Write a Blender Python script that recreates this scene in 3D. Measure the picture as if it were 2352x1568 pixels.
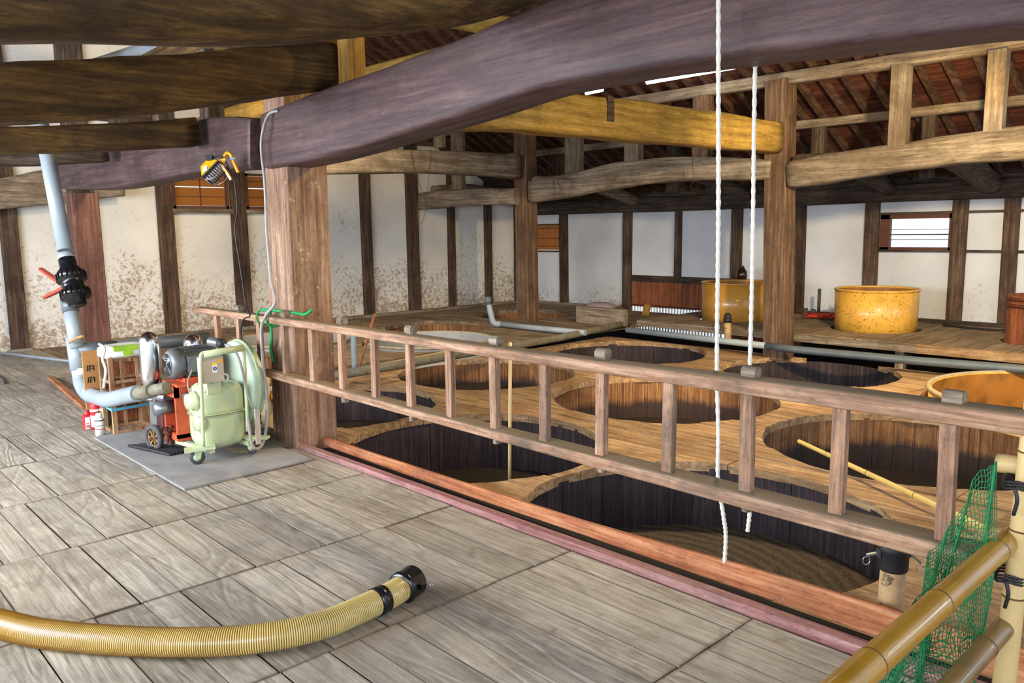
import bpy, bmesh, math, random
from mathutils import Vector, Matrix
from math import sin, cos, pi, sqrt
random.seed(7)
for o in list(bpy.data.objects): bpy.data.objects.remove(o)
SC = bpy.context.scene
COL = SC.collection
# ------------------------------------------------------------------ camera
YAW, PITCH, ROLL, FPX, H = -0.81426944, -0.13763689, -0.01358943, 1833.475, 1.6
_f = Vector((cos(PITCH)*sin(YAW), cos(PITCH)*cos(YAW), sin(PITCH)))
_r = _f.cross(Vector((0, 0, 1))).normalized(); _u = _r.cross(_f)
CR = _r*cos(ROLL)+_u*sin(ROLL); CU = -_r*sin(ROLL)+_u*cos(ROLL); CF = _f
CO = Vector((0, 0, H))
cam = bpy.data.cameras.new('camera'); camo = bpy.data.objects.new('camera', cam); COL.objects.link(camo)
m = Matrix.Identity(4)
for i in range(3):
    m[i][0] = CR[i]; m[i][1] = CU[i]; m[i][2] = -CF[i]; m[i][3] = CO[i]
camo.matrix_world = m
cam.sensor_width = 36; cam.lens = FPX/2352*36; cam.clip_start = 0.05; cam.clip_end = 200
SC.camera = camo
# ------------------------------------------------------------------ world, lights, exposure
SC.view_settings.view_transform = 'Standard'; SC.view_settings.look = 'None'
SC.view_settings.gamma = 1; SC.view_settings.use_curve_mapping = False
SC.view_settings.exposure = 0.62
W = bpy.data.worlds.new('world'); SC.world = W; W.use_nodes = True
bg = W.node_tree.nodes['Background']; bg.inputs[0].default_value = (0.80, 0.88, 1.0, 1); bg.inputs[1].default_value = .85
def area(name, loc, tgt, sx, sy, power, col, spread=None):
    l = bpy.data.lights.new(name, 'AREA'); l.shape = 'RECTANGLE'; l.size = sx; l.size_y = sy; l.energy = power; l.color = col
    if spread: l.spread = spread
    o = bpy.data.objects.new(name, l); COL.objects.link(o); o.location = loc
    o.rotation_euler = (Vector(tgt)-Vector(loc)).to_track_quat('-Z', 'Y').to_euler(); return o
def spot(name, loc, tgt, power, col, ang=90, blend=.5, rad=.12):
    l = bpy.data.lights.new(name, 'SPOT'); l.energy = power; l.color = col; l.spot_size = math.radians(ang); l.spot_blend = blend; l.shadow_soft_size = rad
    o = bpy.data.objects.new(name, l); COL.objects.link(o); o.location = loc
    o.rotation_euler = (Vector(tgt)-Vector(loc)).to_track_quat('-Z', 'Y').to_euler(); return o
area('daylight_left', (-6.5, -2.6, 2.0), (-6.8, 3.0, 0.5), 6.0, 1.8, 520, (0.86, 0.92, 1.0))
area('daylight_behind', (0.5, -3.0, 2.2), (-3.0, 4.0, 0.4), 5.0, 1.8, 190, (0.9, 0.94, 1.0))
area('daylight_right', (3.5, 9.5, 2.4), (-6, 11.5, 1.0), 2.0, 1.5, 60, (0.85, 0.92, 1.0))
spot('lamp_beam', (-2.9, 6.3, 3.6), (-5.4, 7.2, 2.7), 70, (1, 0.72, 0.16), 100, .6)
spot('lamp_tank', (-1.9, 6.9, 2.75), (-5.0, 10.8, 0.3), 760, (1, 0.76, 0.40), 95, .6, .1)
spot('lamp_vats', (-3.6, 6.0, 3.1), (-4.1, 5.6, 0.0), 330, (1, 0.76, 0.44), 135, .7, .2)
spot('lamp_left_roof', (-8.2, 4.2, 3.7), (-11, 4.6, 2.9), 210, (1, 0.70, 0.28), 120, .6, .15)
spot('lamp_crossbeam', (-3.5, 5.0, 3.35), (-5.0, 2.6, 2.8), 150, (1, 0.68, 0.16), 85, .4, .06)
spot('lamp_rafters', (-2.4, 8.9, 2.9), (-3.2, 10.2, 3.9), 45, (1, 0.62, 0.12), 90, .6, .1)
spot('lamp_left_deck', (-8.6, 5.6, 3.2), (-10.6, 6.6, 0), 190, (1, 0.80, 0.52), 130, .7, .2)

# ------------------------------------------------------------------ pixel -> point on a real plane
def ray(px, py): return CR*((px-1176)/FPX)+CU*(-(py-784)/FPX)+CF
def Zp(px, py, z=0.0): d = ray(px, py); return CO+d*((z-H)/d.z)
def Yp(px, py, y): d = ray(px, py); return CO+d*(y/d.y)
def Xp(px, py, x): d = ray(px, py); return CO+d*(x/d.x)

# ------------------------------------------------------------------ materials
MATS = {}
def lin(c):
    if isinstance(c, str):
        c = [int(c[i:i+2], 16)/255 for i in (0, 2, 4)]
    return tuple((x/12.92 if x <= .04045 else ((x+.055)/1.055)**2.4) for x in c)+(1,)
def newmat(name):
    m = bpy.data.materials.new(name); m.use_nodes = True; nt = m.node_tree
    b = nt.nodes['Principled BSDF']; MATS[name] = m
    return m, nt, b
def nd(nt, t, **k):
    n = nt.nodes.new(t)
    for a, v in k.items():
        if a.startswith('i_'): n.inputs[a[2:].replace('_', ' ')].default_value = v
        else: setattr(n, a, v)
    return n
def ramp(nt, fac, stops):
    r = nd(nt, 'ShaderNodeValToRGB'); e = r.color_ramp.elements
    while len(e) > 1: e.remove(e[0])
    e[0].position = stops[0][0]; e[0].color = stops[0][1]
    for p, c in stops[1:]:
        x = e.new(p); x.color = c
    nt.links.new(fac, r.inputs[0]); return r.outputs[0]
def mix(nt, fac, a, b, mode='MIX'):
    n = nd(nt, 'ShaderNodeMix', data_type='RGBA', blend_type=mode)
    for s, v in ((0, fac), (6, a), (7, b)):
        if isinstance(v, bpy.types.NodeSocket): nt.links.new(v, n.inputs[s])
        else: n.inputs[s].default_value = v
    return n.outputs[2]
def mapped(nt, scale, coord='Object', off=True):
    tc = nd(nt, 'ShaderNodeTexCoord'); mp = nd(nt, 'ShaderNodeMapping')
    mp.inputs['Scale'].default_value = scale; nt.links.new(tc.outputs[coord], mp.inputs[0])
    if off:
        oi = nd(nt, 'ShaderNodeObjectInfo'); ml = nd(nt, 'ShaderNodeMath', operation='MULTIPLY'); ml.inputs[1].default_value = 37.0
        nt.links.new(oi.outputs['Random'], ml.inputs[0]); nt.links.new(ml.outputs[0], mp.inputs['Location'])
    return mp.outputs[0]
def noise(nt, vec, scale, detail=5, rough=.6, dist=0.0):
    n = nd(nt, 'ShaderNodeTexNoise'); n.inputs['Scale'].default_value = scale; n.inputs['Detail'].default_value = detail
    n.inputs['Roughness'].default_value = rough; n.inputs['Distortion'].default_value = dist
    nt.links.new(vec, n.inputs['Vector']); return n.outputs[0]
def bump(nt, b, h, strength=.4, dist=.01):
    bp = nd(nt, 'ShaderNodeBump'); bp.inputs['Strength'].default_value = strength; bp.inputs['Distance'].default_value = dist
    nt.links.new(h, bp.inputs['Height']); nt.links.new(bp.outputs[0], b.inputs['Normal'])
def wood(name, axis, dark, mid, light, grain=14, along=1.0, rough=.75, stain=None, stain_amt=.5, var=.35, bstr=.5, spec=.3, figure=0.0, blotch=None, blotch_lo=.60, ends=False, spk=1.0, wob=.35, dust=None, tide=None):
    m, nt, b = newmat(name)
    s = [grain]*3; s['xyz'.index(axis)] = along
    v = mapped(nt, s)
    n1 = noise(nt, v, 1.6, 7, .7, wob)
    s2 = [3.2]*3; s2['xyz'.index(axis)] = .55
    v2 = mapped(nt, s2)
    n2 = noise(nt, v2, 1.0, 3, .5, .8)
    c = ramp(nt, n1, [(.30, lin(dark)), (.50, lin(mid)), (.70, lin(light))])
    h = n1
    if figure:
        mt = nd(nt, 'ShaderNodeMath', operation='MULTIPLY'); mt.inputs[1].default_value = 55
        nt.links.new(n2, mt.inputs[0]); sn = nd(nt, 'ShaderNodeMath', operation='SINE'); nt.links.new(mt.outputs[0], sn.inputs[0])
        r = ramp(nt, sn.outputs[0], [(0.0, (1, 1, 1, 1)), (.75, (.93, .93, .93, 1)), (1, (1-figure, 1-figure, 1-figure, 1))])
        c = mix(nt, 1.0, c, r, 'MULTIPLY')
        ad = nd(nt, 'ShaderNodeMath', operation='MULTIPLY_ADD'); ad.inputs[1].default_value = -.25
        nt.links.new(sn.outputs[0], ad.inputs[0]); nt.links.new(n1, ad.inputs[2]); h = ad.outputs[0]
    # per piece tint
    oi = nd(nt, 'ShaderNodeObjectInfo')
    rv = ramp(nt, oi.outputs['Random'], [(0, (1-var, 1-var, 1-var, 1)), (.5, (1, 1, 1, 1)), (1, (1+var*.25, 1+var*.22, 1+var*.18, 1))])
    c = mix(nt, 1.0, c, rv, 'MULTIPLY')
    if stain:
        v3 = mapped(nt, (1, 1, 1), off=False); n3 = noise(nt, v3, 1.7, 6, .65, .5)
        fr = ramp(nt, n3, [(.48, (0, 0, 0, 1)), (.68, (stain_amt,)*3+(1,))])
        c = mix(nt, fr, c, lin(stain))
    if blotch:
        v4 = mapped(nt, (1, 1, 1), off=False); n4 = noise(nt, v4, 9, 8, .75, .2)
        fr = ramp(nt, n4, [(blotch_lo, (0, 0, 0, 1)), (blotch_lo+.06, (.8, .8, .8, 1))])
        c = mix(nt, fr, c, lin(blotch))
    v5 = mapped(nt, (1, 1, 1)); s5 = [42]*3; s5['xyz'.index(axis)] = 12; v5 = mapped(nt, s5)
    n5 = noise(nt, v5, 1.4, 5, .75, .2); c = mix(nt, 1.0, c, ramp(nt, n5, [(.30, (1-.5*spk, 1-.52*spk, 1-.54*spk, 1)), (.46, (1-.05*spk,)*3+(1,)), (.62, (1.0, 1.0, 1.0, 1)), (.75, (1+.25*spk, 1+.22*spk, 1+.18*spk, 1))]), 'MULTIPLY')
    v6 = mapped(nt, (1, 1, 1), off=False); n6 = noise(nt, v6, 2.6, 5, .7, .3); c = mix(nt, 1.0, c, ramp(nt, n6, [(.32, (.74, .72, .70, 1)), (.5, (1, 1, 1, 1)), (.7, (1.14, 1.14, 1.14, 1))]), 'MULTIPLY')
    if ends:   # grime collected along the joints of each board
        tg = nd(nt, 'ShaderNodeTexCoord'); sg = nd(nt, 'ShaderNodeSeparateXYZ'); nt.links.new(tg.outputs['Generated'], sg.inputs[0])
        fs = []
        for k, wdt in ((0, .022), (1, .035)):
            m1 = nd(nt, 'ShaderNodeMath', operation='SUBTRACT'); m1.inputs[1].default_value = .5; nt.links.new(sg.outputs[k], m1.inputs[0])
            m2 = nd(nt, 'ShaderNodeMath', operation='ABSOLUTE'); nt.links.new(m1.outputs[0], m2.inputs[0])
            m3 = nd(nt, 'ShaderNodeMapRange'); m3.inputs[1].default_value = .5-wdt*1.6; m3.inputs[2].default_value = .5; nt.links.new(m2.outputs[0], m3.inputs[0]); fs.append(m3.outputs[0])
        mm = nd(nt, 'ShaderNodeMath', operation='MAXIMUM'); nt.links.new(fs[0], mm.inputs[0]); nt.links.new(fs[1], mm.inputs[1])
        m4 = nd(nt, 'ShaderNodeMath', operation='MULTIPLY'); nt.links.new(mm.outputs[0], m4.inputs[0]); nt.links.new(n6, m4.inputs[1])
        c = mix(nt, ramp(nt, m4.outputs[0], [(.22, (0, 0, 0, 1)), (.62, (.75, .75, .75, 1))]), c, lin('5e4a36'))
        v7 = mapped(nt, (1, 1, 1), off=False); n7 = noise(nt, v7, .8, 4, .6, .4); c = mix(nt, ramp(nt, n7, [(.50, (0, 0, 0, 1)), (.62, (.45, .45, .45, 1))]), c, lin('8f867b'))
        n8 = noise(nt, v7, 3.1, 5, .6, .3); c = mix(nt, ramp(nt, n8, [(.66, (0, 0, 0, 1)), (.76, (.75, .75, .75, 1))]), c, lin('6a4f3a'))
    if dust:
        ge = nd(nt, 'ShaderNodeNewGeometry'); sg = nd(nt, 'ShaderNodeSeparateXYZ'); nt.links.new(ge.outputs['Normal'], sg.inputs[0])
        c = mix(nt, ramp(nt, sg.outputs[2], [(.55, (0, 0, 0, 1)), (.85, (.75, .75, .75, 1))]), c, lin(dust))
    if tide:
        tg = nd(nt, 'ShaderNodeTexCoord'); sg = nd(nt, 'ShaderNodeSeparateXYZ'); nt.links.new(tg.outputs['Object'], sg.inputs[0])
        m1 = nd(nt, 'ShaderNodeMath', operation='MULTIPLY_ADD'); m1.inputs[1].default_value = .22; nt.links.new(n6, m1.inputs[0]); sh = nd(nt, 'ShaderNodeMath', operation='SUBTRACT'); sh.inputs[1].default_value = 1.0; nt.links.new(sg.outputs[2], sh.inputs[0]); nt.links.new(sh.outputs[0], m1.inputs[2])
        m5 = nd(nt, 'ShaderNodeMath', operation='MULTIPLY_ADD'); m5.inputs[1].default_value = .10; nt.links.new(n1, m5.inputs[0]); nt.links.new(m1.outputs[0], m5.inputs[2])
        c = mix(nt, ramp(nt, m5.outputs[0], [(tide-.03, (.9, .9, .9, 1)), (tide+.05, (0, 0, 0, 1))]), c, lin('2e292d'))
    nt.links.new(c, b.inputs['Base Color']); b.inputs['Roughness'].default_value = rough; b.inputs['Specular IOR Level'].default_value = spec
    bump(nt, b, h, bstr, .006)
    return m
def plain(name, col, rough=.5, metal=0, spec=.5, var=0.12, nscale=12, spots=None, spot_lo=.62, spot_scale=14, bstr=.1, coat=0, emit=0, trans=0, alpha=1):
    m, nt, b = newmat(name)
    v = mapped(nt, (1, 1, 1), off=False); n = noise(nt, v, nscale, 5, .6)
    l = lin(col); d = tuple(x*(1-var*2) for x in l[:3])+(1,); br = tuple(min(1, x*(1+var)) for x in l[:3])+(1,)
    c = ramp(nt, n, [(.3, d), (.5, l), (.75, br)])
    if spots:
        n2 = noise(nt, v, spot_scale, 7, .7, .3); fr = ramp(nt, n2, [(spot_lo, (0, 0, 0, 1)), (spot_lo+.05, (.85, .85, .85, 1))])
        c = mix(nt, fr, c, lin(spots))
    nt.links.new(c, b.inputs['Base Color']); b.inputs['Roughness'].default_value = rough; b.inputs['Metallic'].default_value = metal
    b.inputs['Specular IOR Level'].default_value = spec; b.inputs['Coat Weight'].default_value = coat
    if emit:
        b.inputs['Emission Color'].default_value = l; b.inputs['Emission Strength'].default_value = emit
    if trans: b.inputs['Transmission Weight'].default_value = trans
    if alpha < 1: b.inputs['Alpha'].default_value = alpha
    if bstr: bump(nt, b, n, bstr, .004)
    return m
for ax in 'xyz':
    wood('floor_'+ax, ax, '93897a', 'b0a797', 'c8c1b3', grain=26, along=1.4, wob=.12, rough=.62, stain='6f5a45', stain_amt=.35, var=.25, bstr=.6, spec=.35, figure=.22, ends=True, spk=.5)
    wood('old_'+ax, ax, '241b15', '4e4034', '76665a', grain=16, along=.9, rough=.8, stain='2a1e17', stain_amt=.6, var=.3)
    wood('greyold_'+ax, ax, '54473a', '8a7b69', 'b5a793', grain=16, along=.9, rough=.8, stain='5a4836', stain_amt=.6, var=.25)
    wood('stud_'+ax, ax, '2a1d16', '554236', '7c6858', grain=16, along=.9, rough=.85, stain='33261f', stain_amt=.7, var=.3)
    wood('purple_'+ax, ax, '35262a', '574142', '745a58', grain=13, along=.7, rough=.55, stain='43332f', stain_amt=.7, var=.1, bstr=.25, spec=.4, blotch='a39a94', blotch_lo=.665)
    wood('dark_'+ax, ax, '22170a', '513b1c', '7d6032', grain=12, along=.8, rough=.8, stain='23160d', stain_amt=.6, var=.1)
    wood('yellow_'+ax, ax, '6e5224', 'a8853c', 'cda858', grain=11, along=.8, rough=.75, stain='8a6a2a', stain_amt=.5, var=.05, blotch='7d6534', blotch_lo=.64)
    wood('ladder_'+ax, ax, '6a4c3a', 'a47e64', 'ccaa8e', grain=32, along=1.3, rough=.7, stain='64574c', stain_amt=.8, var=.15, dust=('7b6f58' if ax == 'x' else None))
    wood('deck_'+ax, ax, '7a5c3c', 'b39069', 'd4b78e', grain=12, along=.8, rough=.75, stain='7b5a38', stain_amt=.55, var=.25, bstr=.8, figure=.2)
    wood('deckgrey_'+ax, ax, '5b4a38', '8d7961', 'ab977d', grain=12, along=.8, rough=.8, stain='5a4630', stain_amt=.5, var=.25, bstr=.7)
    wood('red_'+ax, ax, '7c4026', 'b27048', 'cf9a72', grain=22, along=.8, rough=.7, stain='8e5344', stain_amt=.5, var=.05, blotch='b9aaa2', blotch_lo=.66)
    wood('pink_'+ax, ax, '7a4c4a', 'a67470', 'bf9a94', grain=20, along=.9, rough=.75, stain='8a7068', stain_amt=.8, var=.05, blotch='b0a398', blotch_lo=.60)
    wood('boardred_'+ax, ax, '5a3220', '8a5034', 'a5684a', grain=20, along=.9, rough=.75, var=.25)
wood('post_z', 'z', '5a4034', '92735e', 'bb9e84', grain=16, along=.8, rough=.75, stain='6b4436', stain_amt=.7, var=.05, blotch='c9b48e', blotch_lo=.60)
wood('postred_z', 'z', '4a2f28', '6f4b40', '8d675a', grain=16, along=.8, rough=.75, stain='5a3b33', stain_amt=.7, var=.08)
wood('postbrown_z', 'z', '443022', '6f543f', '967b62', grain=16, along=.8, rough=.75, stain='4a3a2e', stain_amt=.7, var=.12)
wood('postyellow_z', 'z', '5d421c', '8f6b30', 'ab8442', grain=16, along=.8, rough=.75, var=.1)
wood('crate_wood', 'z', '6b4a30', 'a57f5e', 'c9a98a', grain=26, along=1.2, rough=.7, var=.3)
wood('roofboard', 'x', '2c1712', '5b3226', '7c4c3a', grain=12, along=.9, rough=.85, var=.5, blotch='b9a596', blotch_lo=.62)
wood('rafter', 'y', '33211a', '5c4233', '836650', grain=14, along=.9, rough=.85, var=.35)
wood('stave', 'z', '53341f', '8f6440', 'bb8e60', grain=22, along=.7, rough=.7, stain='3a2a2c', stain_amt=.5, var=.2, bstr=1.0, tide=.36)
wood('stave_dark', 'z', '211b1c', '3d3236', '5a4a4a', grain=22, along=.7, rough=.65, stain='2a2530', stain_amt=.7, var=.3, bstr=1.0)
# plaster
def plaster(name, base, low_z, amt, spot='8f6c44'):
    m, nt, b = newmat(name); v = mapped(nt, (1, 1, 1), off=False)
    n1 = noise(nt, v, 1.1, 4, .5); c = ramp(nt, n1, [(.3, lin([x*.90 for x in base])), (.7, lin(base))])
    n2 = noise(nt, v, 16, 8, .8, .4); n3 = noise(nt, v, 1.3, 3, .6, .6)
    tc = nd(nt, 'ShaderNodeTexCoord'); sp = nd(nt, 'ShaderNodeSeparateXYZ'); nt.links.new(tc.outputs['Object'], sp.inputs[0])
    zr = nd(nt, 'ShaderNodeMapRange'); zr.inputs[1].default_value = 0.0; zr.inputs[2].default_value = low_z; zr.inputs[3].default_value = .16; zr.inputs[4].default_value = 0.0
    nt.links.new(sp.outputs[2], zr.inputs[0])
    a = nd(nt, 'ShaderNodeMath', operation='MULTIPLY_ADD'); a.inputs[1].default_value = .35; nt.links.new(n3, a.inputs[0]); nt.links.new(n2, a.inputs[2])
    a2 = nd(nt, 'ShaderNodeMath', operation='ADD'); nt.links.new(a.outputs[0], a2.inputs[0]); nt.links.new(zr.outputs[0], a2.inputs[1])
    fr = ramp(nt, a2.outputs[0], [(.80-amt, (0, 0, 0, 1)), (.88-amt, (.75, .75, .75, 1))])
    c = mix(nt, fr, c, lin(spot))
    n5 = noise(nt, v, 60, 2, .5); fr2 = ramp(nt, n5, [(.70, (0, 0, 0, 1)), (.73, (.8, .8, .8, 1))]); c = mix(nt, fr2, c, lin('8a7860'))
    nt.links.new(c, b.inputs['Base Color']); b.inputs['Roughness'].default_value = .9; b.inputs['Specular IOR Level'].default_value = .15
    bump(nt, b, n2, .15, .005)
plaster('plaster_left', (.92, .91, .885), 1.7, .025)
plaster('plaster_back', (.87, .88, .90), .9, -.03, '8d8270')
plain('mat_board', '8d8b8a', .8, var=.12, nscale=5, spots='9d8f7c', spot_lo=.66, spot_scale=3)
plain('pvc', '98a3aa', .35, var=.08, nscale=4, spots='8a8170', spot_lo=.72)
plain('pvc_dark', '5d666c', .4, var=.1, nscale=5)
plain('pvc_dirty', '7c7663', .6, var=.2, nscale=6, spots='6b5a3c', spot_lo=.55)
plain('black_plastic', '14161a', .22, spec=.6, var=.1)
plain('orange_plastic', 'd5452b', .4, var=.05)
plain('yellow_paint', 'f0a814', .35, var=.05, coat=.3)
plain('grey_metal', '8b8f94', .35, metal=.7, var=.1)
plain('cast_grey', '6b6e72', .45, metal=.35, var=.12)
plain('chrome', 'e3e5ea', .18, metal=1, var=.03, nscale=3, bstr=0)
plain('wire_steel', 'c9ccd2', .25, metal=.9, var=.05)
plain('stainless', 'a8abb0', .28, metal=.8, var=.12, nscale=3)
plain('pump_green', 'b7c49a', .42, var=.07, nscale=5, spots='6a5336', spot_lo=.66, spot_scale=24, coat=.2)
plain('pump_green_pale', 'bcd0b8', .4, var=.06, nscale=3, spots='7c6b4c', spot_lo=.76, spot_scale=15)
plain('pump_red', 'c4512f', .5, var=.12, nscale=9, spots='4a2318', spot_lo=.63, spot_scale=18)
plain('rust', '5a2c18', .85, var=.5, nscale=30, bstr=.9)
plain('beige_box', 'b5ac9c', .45, var=.04)
plain('label_yellow', 'f2d21c', .5, var=.02); plain('label_orange', 'f0a020', .5, var=.02)
plain('label_white', 'eeeeea', .5, var=.02); plain('label_blue', '1d4f9e', .5, var=.02)
plain('label_red', 'c4242c', .4, var=.03); plain('label_green', '3f9a58', .5, var=.05); plain('ink', '1b1510', .8, var=.05)
plain('rubber', '4a4a4c', .8, var=.2); plain('rubber_black', '1c1c20', .6, var=.1)
plain('wheel_rim', '8a6a3c', .7, var=.2, nscale=20)
plain('cardboard', 'b5834e', .85, var=.08)
plain('green_plastic', '0f7a44', .5, var=.15); plain('green_rope', '12924e', .6, var=.2)
plain('lime_plastic', 'a5d63c', .35, var=.08); plain('white_plastic', 'e8ebe6', .3, var=.04)
plain('blue_strap', '4f9fc6', .4, var=.05); plain('blue_pole', '6a8fb8', .4, var=.1)
plain('cable_grey', '9a9693', .5, var=.1); plain('cable_black', '232228', .5, var=.1)
plain('white_rope', 'e4dfd2', .8, var=.06, nscale=60)
plain('bamboo_yellow', 'a87c20', .35, var=.16, nscale=3, coat=.4, spots='8a6626', spot_lo=.66, spot_scale=5)
plain('bamboo_brown', '84683c', .4, var=.2, nscale=4, coat=.2, spots='5f4a30', spot_lo=.6, spot_scale=5)
plain('bamboo_pale', 'd9bd84', .45, var=.08, nscale=5, spots='b58e50', spot_lo=.68)
plain('bamboo_node', '6a4c20', .6, var=.2)
plain('bamboo_rough', 'b5966a', .7, var=.2, nscale=14, spots='3a2a1c', spot_lo=.56, spot_scale=16)
plain('stick_yellow', 'e0c272', .4, var=.06)
plain('hose_rib', 'e2cf88', .28, var=.08, nscale=6, coat=.5, spots='b8862a', spot_lo=.60, spot_scale=4)
plain('hose_groove', '86601a', .4, var=.1, nscale=6)
plain('frp_yellow', 'dca845', .4, var=.16, nscale=3, spots='80501a', spot_lo=.56, spot_scale=34, coat=.3)
plain('frp_amber', 'b9873a', .35, var=.10, nscale=2, coat=.4)
plain('frp_inside', '9c6420', .5, var=.22, nscale=5)
plain('frp_grey', 'aaa9a6', .45, var=.08, nscale=3, spots='7e6c55', spot_lo=.62, spot_scale=4)
plain('frp_rim', 'a89878', .5, var=.15)
plain('liquid_brown', '2a1a0c', .12, var=.1, bstr=0)
plain('sack_cloth', 'a8949a', .8, var=.1); plain('orange_net', 'd0462a', .6, var=.15)
plain('amber_paper', '8f581c', .8, var=.1, nscale=3, emit=.06)
plain('frame_red', '5a3018', .6, var=.15); plain('shutter', 'a8662e', .7, var=.12, nscale=3)
plain('tube_lamp', 'ffffff', .5, var=0, emit=14, bstr=0); plain('daylight_slit', 'f4f8ff', .5, var=0, emit=3, bstr=0)
plain('under_dark', '1a120b', .95, var=.2); plain('wire_rust', '3a2c24', .7, var=.1)
plain('stone', '8a8478', .9, var=.15); plain('redcloth', '8a3038', .8, var=.1)
plain('stone_white', 'd8d0c0', .9, var=.1)
def mashmat(name, cx, cy, col, dust):
    m, nt, b = newmat(name); tc = nd(nt, 'ShaderNodeTexCoord'); mp = nd(nt, 'ShaderNodeMapping'); mp.inputs['Location'].default_value = (-cx, -cy, 0)
    nt.links.new(tc.outputs['Object'], mp.inputs[0])
    w = nd(nt, 'ShaderNodeTexWave', wave_type='RINGS', rings_direction='Z'); w.inputs['Scale'].default_value = 3.2; w.inputs['Distortion'].default_value = 3.5; w.inputs['Detail'].default_value = 3; w.inputs['Detail Scale'].default_value = 1.2
    nt.links.new(mp.outputs[0], w.inputs[0]); n = noise(nt, mp.outputs[0], 90, 3, .7)
    c = ramp(nt, n, [(.42, lin(col)), (.62, lin(dust))]); c = mix(nt, .35, c, ramp(nt, w.outputs[1], [(0, lin(col)), (1, lin(dust))]))
    nt.links.new(c, b.inputs['Base Color']); b.inputs['Roughness'].default_value = .8
    a = nd(nt, 'ShaderNodeMath', operation='ADD'); nt.links.new(n, a.inputs[0]); nt.links.new(w.outputs[1], a.inputs[1])
    bump(nt, b, a.outputs[0], .6, .02); return m
mashmat('mash_swirl', -3.0, 3.8, '241a12', '6b5c48'); mashmat('mash_dark', 0, 0, '140c08', '2b1d14')

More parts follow.
